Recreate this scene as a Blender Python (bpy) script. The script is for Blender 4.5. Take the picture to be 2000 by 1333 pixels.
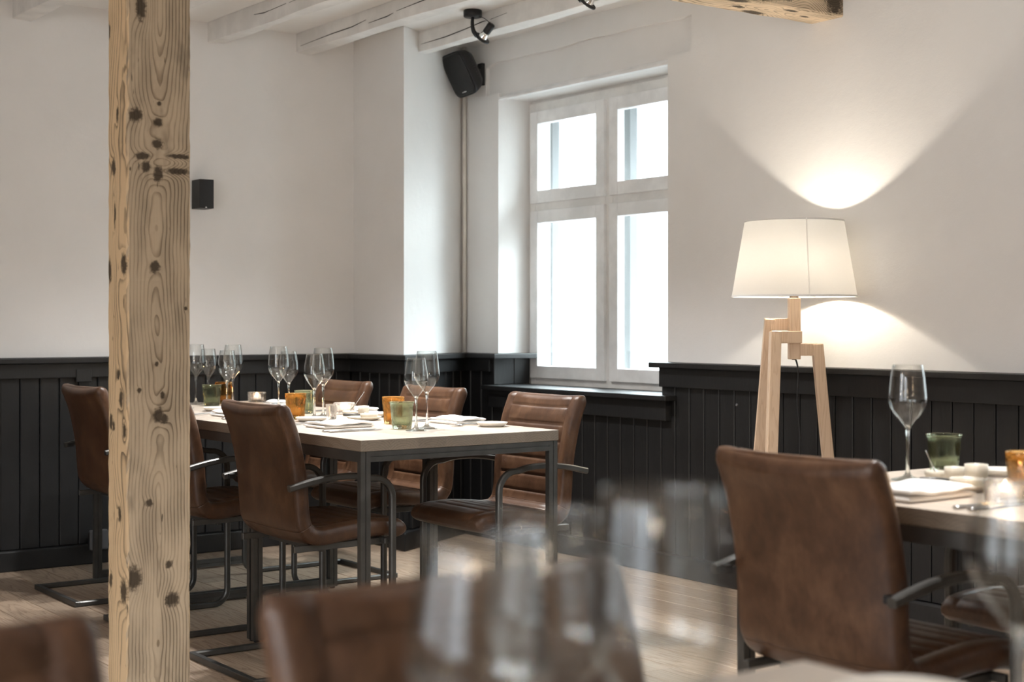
import bpy, bmesh, math, random
from mathutils import Vector, Matrix
random.seed(7)
S = bpy.context.scene
for o in list(bpy.data.objects): bpy.data.objects.remove(o)
COL = S.collection
R = math.radians
PI = math.pi

# ------------------------------------------------------------------ camera
cam = bpy.data.cameras.new('camera'); cam_o = bpy.data.objects.new('camera', cam); COL.objects.link(cam_o)
cam_o.location = (0, 0, 1.15)
cam_o.rotation_euler = (R(90), 0, R(-35.88))
cam.sensor_width = 36; cam.lens = 2900 * 36 / 2000
cam.shift_y = -36.5 / 2000
cam.clip_start = 0.05
cam.dof.use_dof = True; cam.dof.focus_distance = 5.35; cam.dof.aperture_fstop = 3.6
S.camera = cam_o

# ------------------------------------------------------------------ world, exposure, lights
S.view_settings.view_transform = 'Standard'; S.view_settings.look = 'None'
S.view_settings.gamma = 1; S.view_settings.use_curve_mapping = False
S.view_settings.exposure = 0.5
w = bpy.data.worlds.new('overcast_sky'); S.world = w; w.use_nodes = True
bg = w.node_tree.nodes['Background']
# overcast sky: pale at the horizon, brighter towards the zenith, dim ground below
wt = w.node_tree
tc = wt.nodes.new('ShaderNodeTexCoord'); sx = wt.nodes.new('ShaderNodeSeparateXYZ'); wt.links.new(tc.outputs['Generated'], sx.inputs[0])
mr = wt.nodes.new('ShaderNodeMapRange'); wt.links.new(sx.outputs[2], mr.inputs[0]); mr.interpolation_type = 'SMOOTHSTEP'
mr.inputs[1].default_value = .08; mr.inputs[2].default_value = .80; mr.inputs[3].default_value = 3.1; mr.inputs[4].default_value = 34
wt.links.new(mr.outputs[0], bg.inputs[1]); bg.inputs[0].default_value = (0.86, 0.93, 1.0, 1)
S.cycles.max_bounces = 14; S.cycles.diffuse_bounces = 6; S.cycles.glossy_bounces = 6
S.cycles.transmission_bounces = 14; S.cycles.transparent_max_bounces = 24
S.cycles.use_denoising = True; S.cycles.sample_clamp_indirect = 8
S.cycles.blur_glossy = 0.6

def lamp(name, kind, loc, energy, color, rot=None, **kw):
    l = bpy.data.lights.new(name, kind); l.energy = energy; l.color = color
    for k, v in kw.items(): setattr(l, k, v)
    o = bpy.data.objects.new(name, l); COL.objects.link(o); o.location = loc
    if rot: o.rotation_euler = rot
    return o
def portal(loc, rot, sx, sy):
    o = lamp('window_portal', 'AREA', loc, 1, (1, 1, 1), rot, shape='RECTANGLE', size=sx, size_y=sy)
    o.data.cycles.is_portal = True
    return o
# portals only help the sky be sampled through the openings (size: x along wall, y height)
portal((5.27, 5.88, 1.57), (R(90), 0, R(90)), 1.75, 1.66)
portal((5.27, 2.54, 1.57), (R(90), 0, R(90)), 1.75, 1.66)
portal((-2.45, -.2, 1.55), (R(90), 0, R(-90)), 1.8, 1.7)
portal((-2.45, 2.4, 1.55), (R(90), 0, R(-90)), 1.8, 1.7)
WARM = (1.0, 0.84, 0.66)

# ------------------------------------------------------------------ node helpers
class NT:
    def __init__(s, name):
        s.m = bpy.data.materials.new(name); s.m.use_nodes = True
        s.t = s.m.node_tree; s.n = s.t.nodes; s.p = s.n['Principled BSDF']; s.out = s.n['Material Output']
    def new(s, typ, **kw):
        n = s.n.new(typ)
        for k, v in kw.items(): setattr(n, k, v)
        return n
    def set(s, sock, v):
        if v is None: return
        if hasattr(v, 'is_output'): s.t.links.new(v, sock)
        else: sock.default_value = v
    def math(s, op, a, b=None, c=None, clamp=False):
        n = s.new('ShaderNodeMath', operation=op); n.use_clamp = clamp
        for i, v in enumerate((a, b, c)): s.set(n.inputs[i], v)
        return n.outputs[0]
    def vmath(s, op, a, b=None):
        n = s.new('ShaderNodeVectorMath', operation=op)
        s.set(n.inputs[0], a); s.set(n.inputs[1], b)
        return n.outputs['Value'] if op in ('LENGTH', 'DOT_PRODUCT') else n.outputs[0]
    def coord(s, k='Object'): return s.new('ShaderNodeTexCoord').outputs[k]
    def sep(s, v):
        n = s.new('ShaderNodeSeparateXYZ'); s.set(n.inputs[0], v); return n.outputs
    def comb(s, x, y, z):
        n = s.new('ShaderNodeCombineXYZ')
        for i, v in enumerate((x, y, z)): s.set(n.inputs[i], v)
        return n.outputs[0]
    def map(s, v, scale, loc=None):
        n = s.new('ShaderNodeMapping'); s.set(n.inputs[0], v); n.inputs['Scale'].default_value = scale
        if loc is not None: s.set(n.inputs['Location'], loc)
        return n.outputs[0]
    def noise(s, v, scale, detail=3, rough=0.55, dist=0):
        n = s.new('ShaderNodeTexNoise'); s.set(n.inputs['Vector'], v)
        n.inputs['Scale'].default_value = scale; n.inputs['Detail'].default_value = detail
        n.inputs['Roughness'].default_value = rough; n.inputs['Distortion'].default_value = dist
        return n.outputs[0]
    def ramp(s, f, stops):
        n = s.new('ShaderNodeValToRGB'); s.set(n.inputs[0], f)
        e = n.color_ramp.elements
        while len(e) < len(stops): e.new(0.5)
        for el, (p, c) in zip(e, stops): el.position = p; el.color = c if len(c) == 4 else (*c, 1)
        return n.outputs[0]
    def mix(s, f, a, b, blend='MIX'):
        n = s.new('ShaderNodeMix', data_type='RGBA', blend_type=blend)
        s.set(n.inputs[0], f)
        for i, v in ((6, a), (7, b)):
            if isinstance(v, tuple) and len(v) == 3: v = (*v, 1)
            s.set(n.inputs[i], v)
        return n.outputs[2]
    def smooth(s, x, lo, hi):
        n = s.new('ShaderNodeMapRange', interpolation_type='SMOOTHSTEP'); s.set(n.inputs[0], x)
        n.inputs[1].default_value = lo; n.inputs[2].default_value = hi
        return n.outputs[0]
    def bump(s, h, strength, dist=0.01):
        n = s.new('ShaderNodeBump'); s.set(n.inputs['Height'], h)
        n.inputs['Strength'].default_value = strength; n.inputs['Distance'].default_value = dist
        s.t.links.new(n.outputs[0], s.p.inputs['Normal'])
    def schlick(s):  # reflectance of a thin clear sheet, the same from both sides
        lw = s.new('ShaderNodeLayerWeight'); lw.inputs[0].default_value = .5
        return s.math('ADD', s.math('MULTIPLY', s.math('POWER', lw.outputs['Facing'], 4.5), .9), .045, clamp=True)
    def fin(s, color=None, rough=None, metal=None, spec=None):
        if isinstance(color, tuple) and len(color) == 3: color = (*color, 1)
        s.set(s.p.inputs['Base Color'], color); s.set(s.p.inputs['Roughness'], rough)
        s.set(s.p.inputs['Metallic'], metal); s.set(s.p.inputs['Specular IOR Level'], spec)
        return s.m

def mat_plaster(name, c, bump=0.25):
    t = NT(name); v = t.coord()
    a = t.noise(v, 3.0, 4); b = t.noise(v, 22, 5); f = t.noise(v, 160, 3)
    col = t.mix(t.smooth(a, .3, .7), tuple(x * .965 for x in c), c)
    h = t.math('ADD', t.math('MULTIPLY', a, 1.2), t.math('ADD', t.math('MULTIPLY', b, .5), t.math('MULTIPLY', f, .12)))
    t.bump(h, bump, .012)
    return t.fin(col, .85, spec=.25)
def mat_paint(name, c, rough=.4, bump=.12, scale=90):
    t = NT(name); v = t.coord()
    a = t.noise(v, 7, 4); b = t.noise(t.map(v, (1, 1, .12)), scale, 4)
    col = t.mix(t.smooth(a, .35, .7), tuple(x * .86 for x in c), c)
    t.bump(b, bump, .004)
    r = t.math('ADD', t.math('MULTIPLY', a, .2), rough - .1)
    return t.fin(col, r)
def mat_leather(name):
    t = NT(name); v = t.coord()
    a = t.noise(v, 7, 5, .6, .6); b = t.noise(t.map(v, (1, 1, .55)), 38, 5, .65, .4); g = t.new('ShaderNodeTexVoronoi'); t.set(g.inputs['Vector'], v); g.inputs['Scale'].default_value = 420
    m = t.math('ADD', t.math('MULTIPLY', a, .6), t.math('MULTIPLY', b, .4))
    col = t.ramp(m, [(.32, (.032, .0130, .0058)), (.5, (.066, .030, .0145)), (.68, (.118, .060, .031))])
    h = t.math('ADD', t.math('MULTIPLY', g.outputs['Distance'], .6), t.math('MULTIPLY', b, .7))
    t.bump(h, .18, .003)
    r = t.math('ADD', t.math('MULTIPLY', b, .22), .30)
    return t.fin(col, r, spec=.45)
def mat_metal(name, c, rough=.42, metal=.75):
    t = NT(name); v = t.coord(); a = t.noise(v, 14, 5); b = t.noise(v, 120, 2)
    col = t.mix(t.smooth(a, .3, .75), tuple(x * .75 for x in c), c)
    t.bump(b, .06, .002)
    return t.fin(col, t.math('ADD', t.math('MULTIPLY', a, .25), rough - .12), metal)
def mat_wood(name, light, dark, along='Y', scale=1.0, rough=.5, rnd=True, tone=.25, spec=.4, ring=26, edge=0):
    t = NT(name); v = t.coord()
    if rnd:
        rn = t.new('ShaderNodeObjectInfo').outputs['Random']
        v = t.vmath('ADD', v, t.comb(t.math('MULTIPLY', rn, 37.0), t.math('MULTIPLY', rn, 91.0), t.math('MULTIPLY', rn, 13.0)))
    st = {'X': (.07, 1, 1), 'Y': (1, .07, 1), 'Z': (1, 1, .07)}[along]
    vs = t.map(v, tuple(x * scale for x in st))
    a = t.noise(vs, 9, 3, .5, .3)
    rings = t.math('FRACT', t.math('MULTIPLY', a, ring))
    rr = t.math('MULTIPLY', t.smooth(rings, .45, .95), t.math('SUBTRACT', 1.0, t.smooth(rings, .95, 1.0)))
    fine = t.noise(vs, 130, 3)
    big = t.noise(t.map(v, tuple(x * 3 for x in st)), 1.2, 2)
    f = t.math('ADD', t.math('MULTIPLY', rr, .55), t.math('MULTIPLY', fine, .35), clamp=True)
    col = t.mix(f, light, dark)
    col = t.mix(t.math('MULTIPLY', t.smooth(big, .35, .7), tone * 2), col, tuple(x * .6 for x in light))
    if rnd:
        k = t.math('ADD', t.math('MULTIPLY', rn, .3), .84)
        n = t.new('ShaderNodeHueSaturation'); t.set(n.inputs['Color'], col); t.set(n.inputs['Value'], k); col = n.outputs[0]
    if edge:
        X, Y, Z = t.sep(t.coord())[:3]
        wn = t.new('ShaderNodeTexWhiteNoise', noise_dimensions='2D')
        t.set(wn.inputs['Vector'], t.comb(t.math('FLOOR', t.math('MULTIPLY', X, 9.3)), t.math('FLOOR', t.math('MULTIPLY', Y, 2.45)), 0.0))
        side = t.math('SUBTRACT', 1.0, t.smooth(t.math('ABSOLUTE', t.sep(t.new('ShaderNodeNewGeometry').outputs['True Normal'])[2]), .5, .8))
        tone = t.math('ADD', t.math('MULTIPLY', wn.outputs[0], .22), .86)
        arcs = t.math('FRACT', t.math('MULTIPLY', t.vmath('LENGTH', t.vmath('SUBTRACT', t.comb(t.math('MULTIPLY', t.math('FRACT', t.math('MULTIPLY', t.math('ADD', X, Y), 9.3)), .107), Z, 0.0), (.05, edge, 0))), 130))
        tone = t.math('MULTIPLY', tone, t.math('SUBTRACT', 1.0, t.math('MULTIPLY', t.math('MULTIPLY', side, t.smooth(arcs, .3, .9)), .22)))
        tone = t.math('MULTIPLY', tone, t.math('SUBTRACT', 1.0, t.math('MULTIPLY', side, .62)))  # end-grain sides darkened; the pale top has window glare put into its colour
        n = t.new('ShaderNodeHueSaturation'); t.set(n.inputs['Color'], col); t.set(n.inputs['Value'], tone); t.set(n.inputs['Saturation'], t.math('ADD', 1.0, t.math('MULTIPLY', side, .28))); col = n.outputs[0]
    t.bump(f, .15, .002)
    return t.fin(col, t.math('ADD', t.math('MULTIPLY', f, .2), rough - .08), spec=spec)

def mat_old_wood(name, axis, depth, knots_a, knots_b, light, dark, nring=105, lamplit_left=None):
    """reclaimed softwood: growth rings round a wandering pith, knots that push the rings aside.
    Local coords: beam runs along Z of the pattern space; knots_a are (x, z, rx, rz) on the -Y face, knots_b (y, z, rx, rz) on the -X face"""
    t = NT(name); o = t.coord(); X, Y, Z = t.sep(o)[:3]
    if axis == 'X':  # run along X, show face -Z (under) and -Y (side)
        X, Y, Z = Y, Z, X
    nz = t.noise(t.comb(0.0, 0.0, Z), 1.1, 2, .5); nz2 = t.noise(t.comb(4.0, 0.0, Z), 1.9, 3, .5)
    nw = t.noise(t.map(o, (14, 14, 2.2) if axis == 'Z' else (2.2, 14, 14)), 1.0, 3)
    cx = t.math('MULTIPLY', t.math('SUBTRACT', nz, .5), .07)
    cy = t.math('ADD', t.math('MULTIPLY', t.math('SUBTRACT', nz2, .5), .16), -depth + .028)
    dx = t.math('SUBTRACT', X, cx); dy = t.math('SUBTRACT', Y, cy)
    r = t.math('SQRT', t.math('ADD', t.math('MULTIPLY', dx, dx), t.math('MULTIPLY', dy, dy)))
    r = t.math('ADD', r, t.math('MULTIPLY', t.math('SUBTRACT', nw, .5), .010))
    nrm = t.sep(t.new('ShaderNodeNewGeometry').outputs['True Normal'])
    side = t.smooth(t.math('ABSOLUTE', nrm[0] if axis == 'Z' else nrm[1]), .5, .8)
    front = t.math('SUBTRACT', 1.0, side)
    kn = None; jag = t.noise(o, 85, 5, .7)
    for lst, U, mask in ((knots_a, X, front), (knots_b, Y, side)):
        for (u, z, ru, rz) in lst:
            q = t.comb(t.math('DIVIDE', t.math('SUBTRACT', U, u), ru), t.math('DIVIDE', t.math('SUBTRACT', Z, z), rz), 0.0)
            d = t.vmath('LENGTH', q)
            push = t.math('MULTIPLY', t.math('POWER', 2.718, t.math('MULTIPLY', t.math('MULTIPLY', d, d), -.22)), max(ru, rz) * .9)
            r = t.math('ADD', r, t.math('MULTIPLY', push, mask))
            dd = t.math('ADD', d, t.math('MULTIPLY', t.math('SUBTRACT', jag, .5), 2.0))
            k = t.math('MULTIPLY', t.math('SUBTRACT', 1.0, t.smooth(dd, .75, 1.55)), mask)
            kn = k if kn is None else t.math('MAXIMUM', kn, k)
    ring = t.math('FRACT', t.math('MULTIPLY', r, nring))
    late = t.math('MULTIPLY', t.smooth(ring, .55, .93), t.math('SUBTRACT', 1.0, t.smooth(ring, .95, 1.0)))
    wear = t.noise(t.map(o, (5, 5, 1.2) if axis == 'Z' else (1.2, 5, 5)), 3, 4)
    late = t.math('MULTIPLY', late, t.math('ADD', t.math('MULTIPLY', t.smooth(wear, .35, .65), .75), .3))
    fib = t.noise(t.map(o, (150, 150, 5) if axis == 'Z' else (5, 150, 150)), 1, 3)
    base = t.mix(t.smooth(wear, .40, .68), light, tuple(x * .74 for x in light))
    base = t.mix(t.math('MULTIPLY', fib, .35), base, tuple(x * .62 for x in light))
    if lamplit_left: base = t.mix(t.math('MULTIPLY', side, .8), base, lamplit_left)  # warm lamp light on the left face is put into its colour
    col = t.mix(t.math('MULTIPLY', late, .85), base, dark)
    if kn is not None: col = t.mix(t.math('MULTIPLY', kn, .93), col, tuple(x * .35 for x in dark))
    fl = t.noise(t.map(o, (70, 70, 16) if axis == 'Z' else (16, 70, 70)), 1.0, 2, .5)
    col = t.mix(t.math('MULTIPLY', t.smooth(fl, .715, .76), .85), col, tuple(x * .4 for x in dark))
    # soft grey stain patches
    st = t.noise(t.map(o, (9, 9, 3) if axis == 'Z' else (3, 9, 9)), 1.0, 4, .6)
    col = t.mix(t.math('MULTIPLY', t.smooth(st, .60, .72), .45), col, (.085, .07, .052))
    h = t.math('SUBTRACT', t.math('MULTIPLY', fib, .3), t.math('MULTIPLY', late, .8))
    t.bump(h, .5, .003)
    return t.fin(col, .7, spec=.25)

def mat_simple(name, c, rough=.5, metal=0, spec=.5, noise=0, nscale=60):
    t = NT(name); v = t.coord()
    a = t.noise(v, nscale, 3)
    col = t.mix(t.smooth(a, .3, .75), tuple(x * (1 - noise) for x in c), c)
    return t.fin(col, rough, metal, spec)
def mat_emit(name, c, s):
    t = NT(name); t.p.inputs['Emission Color'].default_value = (*c, 1); t.p.inputs['Emission Strength'].default_value = s
    return t.fin((.8, .7, .5), .6)
def mat_pane(name):  # thin clear sheet: straight through, a Fresnel share reflected
    t = NT(name); t.n.remove(t.p)
    a = t.new('ShaderNodeBsdfTransparent'); a.inputs[0].default_value = (.95, .985, .97, 1)
    g = t.new('ShaderNodeBsdfGlossy'); g.inputs['Roughness'].default_value = .02
    f = t.schlick()
    m = t.new('ShaderNodeMixShader'); t.t.links.new(f, m.inputs[0]); t.t.links.new(a.outputs[0], m.inputs[1]); t.t.links.new(g.outputs[0], m.inputs[2])
    t.t.links.new(m.outputs[0], t.out.inputs[0]); return t.m
def mat_thin_glass(name, tint=(.985, .99, .985)):
    t = NT(name); t.n.remove(t.p)
    lw = t.new('ShaderNodeLayerWeight'); lw.inputs[0].default_value = .18
    a = t.new('ShaderNodeBsdfTransparent')
    t.t.links.new(t.mix(lw.outputs['Facing'], tint, tuple(x * .62 for x in tint)), a.inputs[0])
    g = t.new('ShaderNodeBsdfGlossy'); g.inputs['Roughness'].default_value = .01
    f = t.schlick()
    m = t.new('ShaderNodeMixShader'); t.t.links.new(f, m.inputs[0]); t.t.links.new(a.outputs[0], m.inputs[1]); t.t.links.new(g.outputs[0], m.inputs[2])
    t.t.links.new(m.outputs[0], t.out.inputs[0]); return t.m
def mat_glass(name, c=(1, 1, 1), rough=0.0, ior=1.48, clear=0.0):
    t = NT(name); t.n.remove(t.p)
    g = t.new('ShaderNodeBsdfGlass'); g.inputs['Color'].default_value = (*c, 1); g.inputs['Roughness'].default_value = rough; g.inputs['IOR'].default_value = ior
    if clear:
        a = t.new('ShaderNodeBsdfTransparent'); a.inputs[0].default_value = (*c, 1)
        m = t.new('ShaderNodeMixShader'); m.inputs[0].default_value = clear
        t.t.links.new(g.outputs[0], m.inputs[1]); t.t.links.new(a.outputs[0], m.inputs[2]); t.t.links.new(m.outputs[0], t.out.inputs[0])
    else: t.t.links.new(g.outputs[0], t.out.inputs[0])
    return t.m
def mat_shade(name):
    t = NT(name); t.n.remove(t.p); v = t.coord()
    wv = t.noise(t.map(v, (1, 1, 6)), 220, 2)
    c = t.mix(wv, (.93, .925, .915), (.97, .965, .955))
    d = t.new('ShaderNodeBsdfDiffuse'); tr = t.new('ShaderNodeBsdfTranslucent')
    t.t.links.new(c, d.inputs[0]); t.t.links.new(c, tr.inputs[0])
    m = t.new('ShaderNodeMixShader'); m.inputs[0].default_value = .72
    t.t.links.new(d.outputs[0], m.inputs[1]); t.t.links.new(tr.outputs[0], m.inputs[2]); t.t.links.new(m.outputs[0], t.out.inputs[0])
    return t.m
def mat_ceramic(name, c):
    t = NT(name); v = t.coord(); a = t.noise(v, 35, 4); g = t.new('ShaderNodeTexVoronoi'); t.set(g.inputs['Vector'], v); g.inputs['Scale'].default_value = 260
    col = t.mix(t.smooth(a, .3, .7), tuple(x * .88 for x in c), c)
    sp = t.math('SUBTRACT', 1.0, t.smooth(g.outputs['Distance'], .10, .2))
    col = t.mix(t.math('MULTIPLY', sp, .35), col, (.22, .16, .10))
    return t.fin(col, .42)

M = {}
M['wall'] = mat_plaster('white_plaster', (.80, .79, .78))
M['ceil'] = mat_plaster('ceiling_plaster', (.84, .83, .815), .2)
M['beamw'] = mat_paint('white_painted_timber', (.80, .785, .765), .6, .35, 30)
M['dark'] = mat_paint('charcoal_paint', (.0090, .0090, .0096), .48, .25)
M['white'] = mat_paint('white_gloss_paint', (.90, .90, .90), .35, .05)
M['frame_beige'] = mat_paint('grey_white_paint', (.84, .83, .81), .4, .05)
M['leather'] = mat_leather('brown_leather')
M['metal'] = mat_metal('gunmetal_tube', (.105, .103, .098), .40, .7)
M['oak'] = mat_wood('oak_top', (.53, .455, .38), (.40, .325, .26), 'Y', 1.0, .36, True, .12, 1.0, 26, .70)
M['plank'] = mat_wood('pine_floorboard', (.39, .295, .215), (.20, .135, .09), 'Y', 1.0, .45, True, .35, .8, 20)
M['beech'] = mat_wood('beech_lamp_wood', (.74, .56, .40), (.60, .42, .28), 'Z', 1.5, .45, False, .1, .4, 14)
M['black'] = mat_simple('black_plastic', (.012, .012, .013), .45, 0, .45, .2)
M['blackcoat'] = mat_simple('black_powder_coat', (.016, .016, .018), .5, .2, .5, .25, 300)
M['crack'] = mat_simple('dark_crack', (.02, .017, .015), .9)
M['chrome'] = mat_metal('steel', (.62, .62, .62), .22, 1.0)
M['linen'] = mat_simple('white_linen', (.84, .83, .81), .9, 0, .2, .06, 400)
M['ceramic'] = mat_ceramic('beige_stoneware', (.60, .545, .45))
M['ceramic_pale'] = mat_ceramic('pale_stoneware', (.72, .68, .61))
M['pane'] = mat_pane('window_glass')
M['bowl'] = mat_thin_glass('wine_glass_bowl')
M['stem'] = mat_glass('wine_glass_stem', (.98, .99, .985), 0, 1.5, .25)
M['amber'] = mat_glass('amber_glass', (.84, .68, .45), .01, 1.45, .35)
M['green'] = mat_glass('green_grey_glass', (.74, .77, .68), .01, 1.45, .35)
M['clear'] = mat_glass('clear_pressed_glass', (.98, .97, .96), .02, 1.48, .3)
M['shade'] = mat_shade('shade_fabric')
M['bulb'] = mat_emit('bulb_glow', (1, .78, .5), 40)
M['flame'] = mat_emit('flame', (1, .55, .2), 60)
M['pendant'] = mat_emit('pendant_bulb', (1, .72, .44), 42)
M['wax'] = mat_simple('candle_wax', (.85, .78, .68), .5)
M['lens'] = mat_simple('reflector', (.85, .85, .83), .12, 1.0)
M['pipe'] = mat_paint('cream_paint', (.80, .76, .70), .5, .05)
M['socket'] = mat_simple('grey_plastic', (.10, .10, .105), .4)
M['mark'] = mat_simple('pale_print', (.75, .75, .75), .5)
M['leaf'] = mat_simple('pale_leaf', (.10, .15, .10), .6, 0, .3, .3, 8)
M['bark'] = mat_simple('grey_bark', (.22, .19, .16), .8, 0, .3, .3, 20)
M['stone'] = mat_plaster('outer_render', (.17, .175, .18))

# ------------------------------------------------------------------ mesh helpers
class MB:
    def __init__(s): s.v = []; s.f = []; s.sm = []
    def add(s, vs, fs, smooth=False):
        o = len(s.v); s.v += [tuple(p) for p in vs]; s.f += [tuple(i + o for i in f) for f in fs]; s.sm += [smooth] * len(fs)
        return s
    def box(s, lo, hi):
        (a, b, c), (d, e, f) = lo, hi
        return s.add([(a, b, c), (d, b, c), (d, e, c), (a, e, c), (a, b, f), (d, b, f), (d, e, f), (a, e, f)],
                     [(0, 3, 2, 1), (4, 5, 6, 7), (0, 1, 5, 4), (1, 2, 6, 5), (2, 3, 7, 6), (3, 0, 4, 7)])
    def prism(s, poly, z0, z1):  # poly in xy, counter-clockwise
        n = len(poly)
        vs = [(x, y, z0) for x, y in poly] + [(x, y, z1) for x, y in poly]
        fs = [tuple(range(n - 1, -1, -1)), tuple(range(n, 2 * n))] + [(i, (i + 1) % n, n + (i + 1) % n, n + i) for i in range(n)]
        return s.add(vs, fs)
    def bar(s, a, b, w, h, up=(0, 0, 1)):  # rectangular bar from a to b
        a, b = Vector(a), Vector(b); d = (b - a).normalized(); u = Vector(up)
        sd = d.cross(u).normalized() * (w / 2); uu = sd.cross(d).normalized() * (h / 2)
        vs = [a - sd - uu, a + sd - uu, a + sd + uu, a - sd + uu, b - sd - uu, b + sd - uu, b + sd + uu, b - sd + uu]
        return s.add(vs, [(0, 1, 2, 3), (7, 6, 5, 4), (0, 4, 5, 1), (1, 5, 6, 2), (2, 6, 7, 3), (3, 7, 4, 0)])
    def lathe(s, prof, n=32, c=(0, 0, 0), rf=None, smooth=True, cap0=False, cap1=False):
        vs = []; fs = []; m = len(prof)
        for k in range(n):
            a = 2 * PI * k / n
            for (r, z) in prof:
                rr = rf(a, r, z) if rf else r
                vs.append((c[0] + rr * math.cos(a), c[1] + rr * math.sin(a), c[2] + z))
        for k in range(n):
            k2 = (k + 1) % n
            for i in range(m - 1): fs.append((k * m + i, k2 * m + i, k2 * m + i + 1, k * m + i + 1))
        if cap0: fs.append(tuple(k * m for k in range(n - 1, -1, -1)))
        if cap1: fs.append(tuple(k * m + m - 1 for k in range(n)))
        return s.add(vs, fs, smooth)
    def loft(s, rings, smooth=True, cap=True, closed=False):
        n = len(rings[0]); vs = [p for r in rings for p in r]; fs = []
        L = len(rings)
        for i in range(L if closed else L - 1):
            j = (i + 1) % L
            for k in range(n):
                k2 = (k + 1) % n; fs.append((i * n + k, i * n + k2, j * n + k2, j * n + k))
        s.add(vs, fs, smooth)
        if cap and not closed:
            o = len(s.v) - len(vs)
            s.f.append(tuple(o + k for k in range(n - 1, -1, -1))); s.sm.append(False)
            s.f.append(tuple(o + (L - 1) * n + k for k in range(n))); s.sm.append(False)
        return s
    def tube(s, path, r, n=10, cap=True):
        path = [Vector(p) for p in path]; rings = []; ref = None
        for i, p in enumerate(path):
            d = (path[min(i + 1, len(path) - 1)] - path[max(i - 1, 0)]).normalized()
            if ref is None:
                ref = Vector((0, 0, 1)) if abs(d.z) < .9 else Vector((1, 0, 0))
            x = d.cross(ref).normalized(); ref = x.cross(d).normalized()
            rr = r[i] if isinstance(r, (list, tuple)) else r
            rings.append([p + x * (rr * math.cos(2 * PI * k / n)) + ref * (rr * math.sin(2 * PI * k / n)) for k in range(n)])
        return s.loft(rings, True, cap)
    def sqtube(s, path, w, t, c=.25):  # planar path in xz at fixed y: lateral width w (y), in-plane thickness t, chamfered
        path = [Vector(p) for p in path]; rings = []
        for i, p in enumerate(path):
            d = (path[min(i + 1, len(path) - 1)] - path[max(i - 1, 0)]).normalized()
            nrm = Vector((-d.z, 0, d.x)); y = Vector((0, 1, 0)); a, b, e = w / 2, t / 2, min(w, t) * c
            pts = [(a - e, b), (a, b - e), (a, -b + e), (a - e, -b), (-a + e, -b), (-a, -b + e), (-a, b - e), (-a + e, b)]
            rings.append([p + y * q + nrm * g for q, g in pts])
        return s.loft(rings, False, True)
    def build(s, name, mat, parent=None, bevel=0, seg=2, loc=None):
        me = bpy.data.meshes.new(name); me.from_pydata(s.v, [], s.f)
        me.polygons.foreach_set('use_smooth', s.sm); me.materials.append(M[mat] if isinstance(mat, str) else mat)
        bm = bmesh.new(); bm.from_mesh(me); bmesh.ops.recalc_face_normals(bm, faces=bm.faces)
        if bevel:
            bmesh.ops.bevel(bm, geom=[e for e in bm.edges if e.calc_length() > bevel * 2.5], offset=bevel, segments=seg, affect='EDGES', profile=.6)
        bm.to_mesh(me); bm.free()
        o = bpy.data.objects.new(name, me); COL.objects.link(o)
        if parent: o.parent = parent
        if loc: o.location = loc
        return o

def tag(o, label=None, cat=None, group=None, kind=None):
    if label: o['label'] = label
    if cat: o['category'] = cat
    if group: o['group'] = group
    if kind: o['kind'] = kind
    return o
def empty(name, loc=(0, 0, 0), rz=0, label=None, cat=None, group=None):
    o = bpy.data.objects.new(name, None); COL.objects.link(o); o.location = loc; o.rotation_euler = (0, 0, rz)
    o.empty_display_size = .05
    return tag(o, label, cat, group)
def copy_tree(o, parent=None):
    c = o.copy(); COL.objects.link(c)
    if parent: c.parent = parent
    for ch in list(o.children): copy_tree(ch, c)
    return c
def place(proto, used, loc, rz, label, group=None):
    o = proto if not used else copy_tree(proto)
    used.append(1); o.location = loc; o.rotation_euler = (0, 0, rz); o['label'] = label
    if group: o['group'] = group
    return o
def struct(o): o['kind'] = 'structure'; return o
def catmull(pts, n):
    out = []; P = [Vector(p) for p in pts]; P = [P[0] * 2 - P[1]] + P + [P[-1] * 2 - P[-2]]
    for i in range(1, len(P) - 2):
        for k in range(n):
            t = k / n; a, b, c, d = P[i - 1], P[i], P[i + 1], P[i + 2]
            out.append(.5 * ((2 * b) + (c - a) * t + (2 * a - 5 * b + 4 * c - d) * t * t + (3 * b - a - 3 * c + d) * t ** 3))
    out.append(P[-2]); return out

# ------------------------------------------------------------------ room shell
XW, YB, ZC = 4.58, 6.95, 2.66
P2 = (3.98, 6.44); P3 = (4.58, 6.79)
# floor: sub-floor slab with separate boards
fl = struct(MB().box((-3.5, -4, -.06), (5.25, 7.3, -.022)).build('floor', 'dark'))
plank_meshes = {}
pw = .152
y_splits = [[-4, .9, 4.3, 6.97], [-4, 2.2, 5.5, 6.97], [-4, 1.6, 3.4, 6.97], [-4, 2.8, 6.1, 6.97], [-4, .4, 3.7, 5.0, 6.97]]
i = 0; x = -3.5
while x < 4.62:
    sp = y_splits[(i * 3 + (i // 2)) % 5]
    for a, b in zip(sp[:-1], sp[1:]):
        L = round(b - a, 3)
        if L not in plank_meshes:
            o = MB().box((.0012, .001, -.022), (pw - .0012, L - .001, 0)).build('plank', 'plank', fl, .0014, 1)
            plank_meshes[L] = o.data
        else:
            o = bpy.data.objects.new('plank', plank_meshes[L]); COL.objects.link(o); o.parent = fl
        o.location = (x, a, -random.random() * .0008)
    x += pw; i += 1
struct(MB().box((-3.5, -4, ZC), (5.25, 7.3, ZC + .12)).build('ceiling', 'ceil'))
struct(MB().box((-3.5, YB, 0), (4.3, YB + .3, ZC)).build('wall_back', 'wall'))
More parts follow.
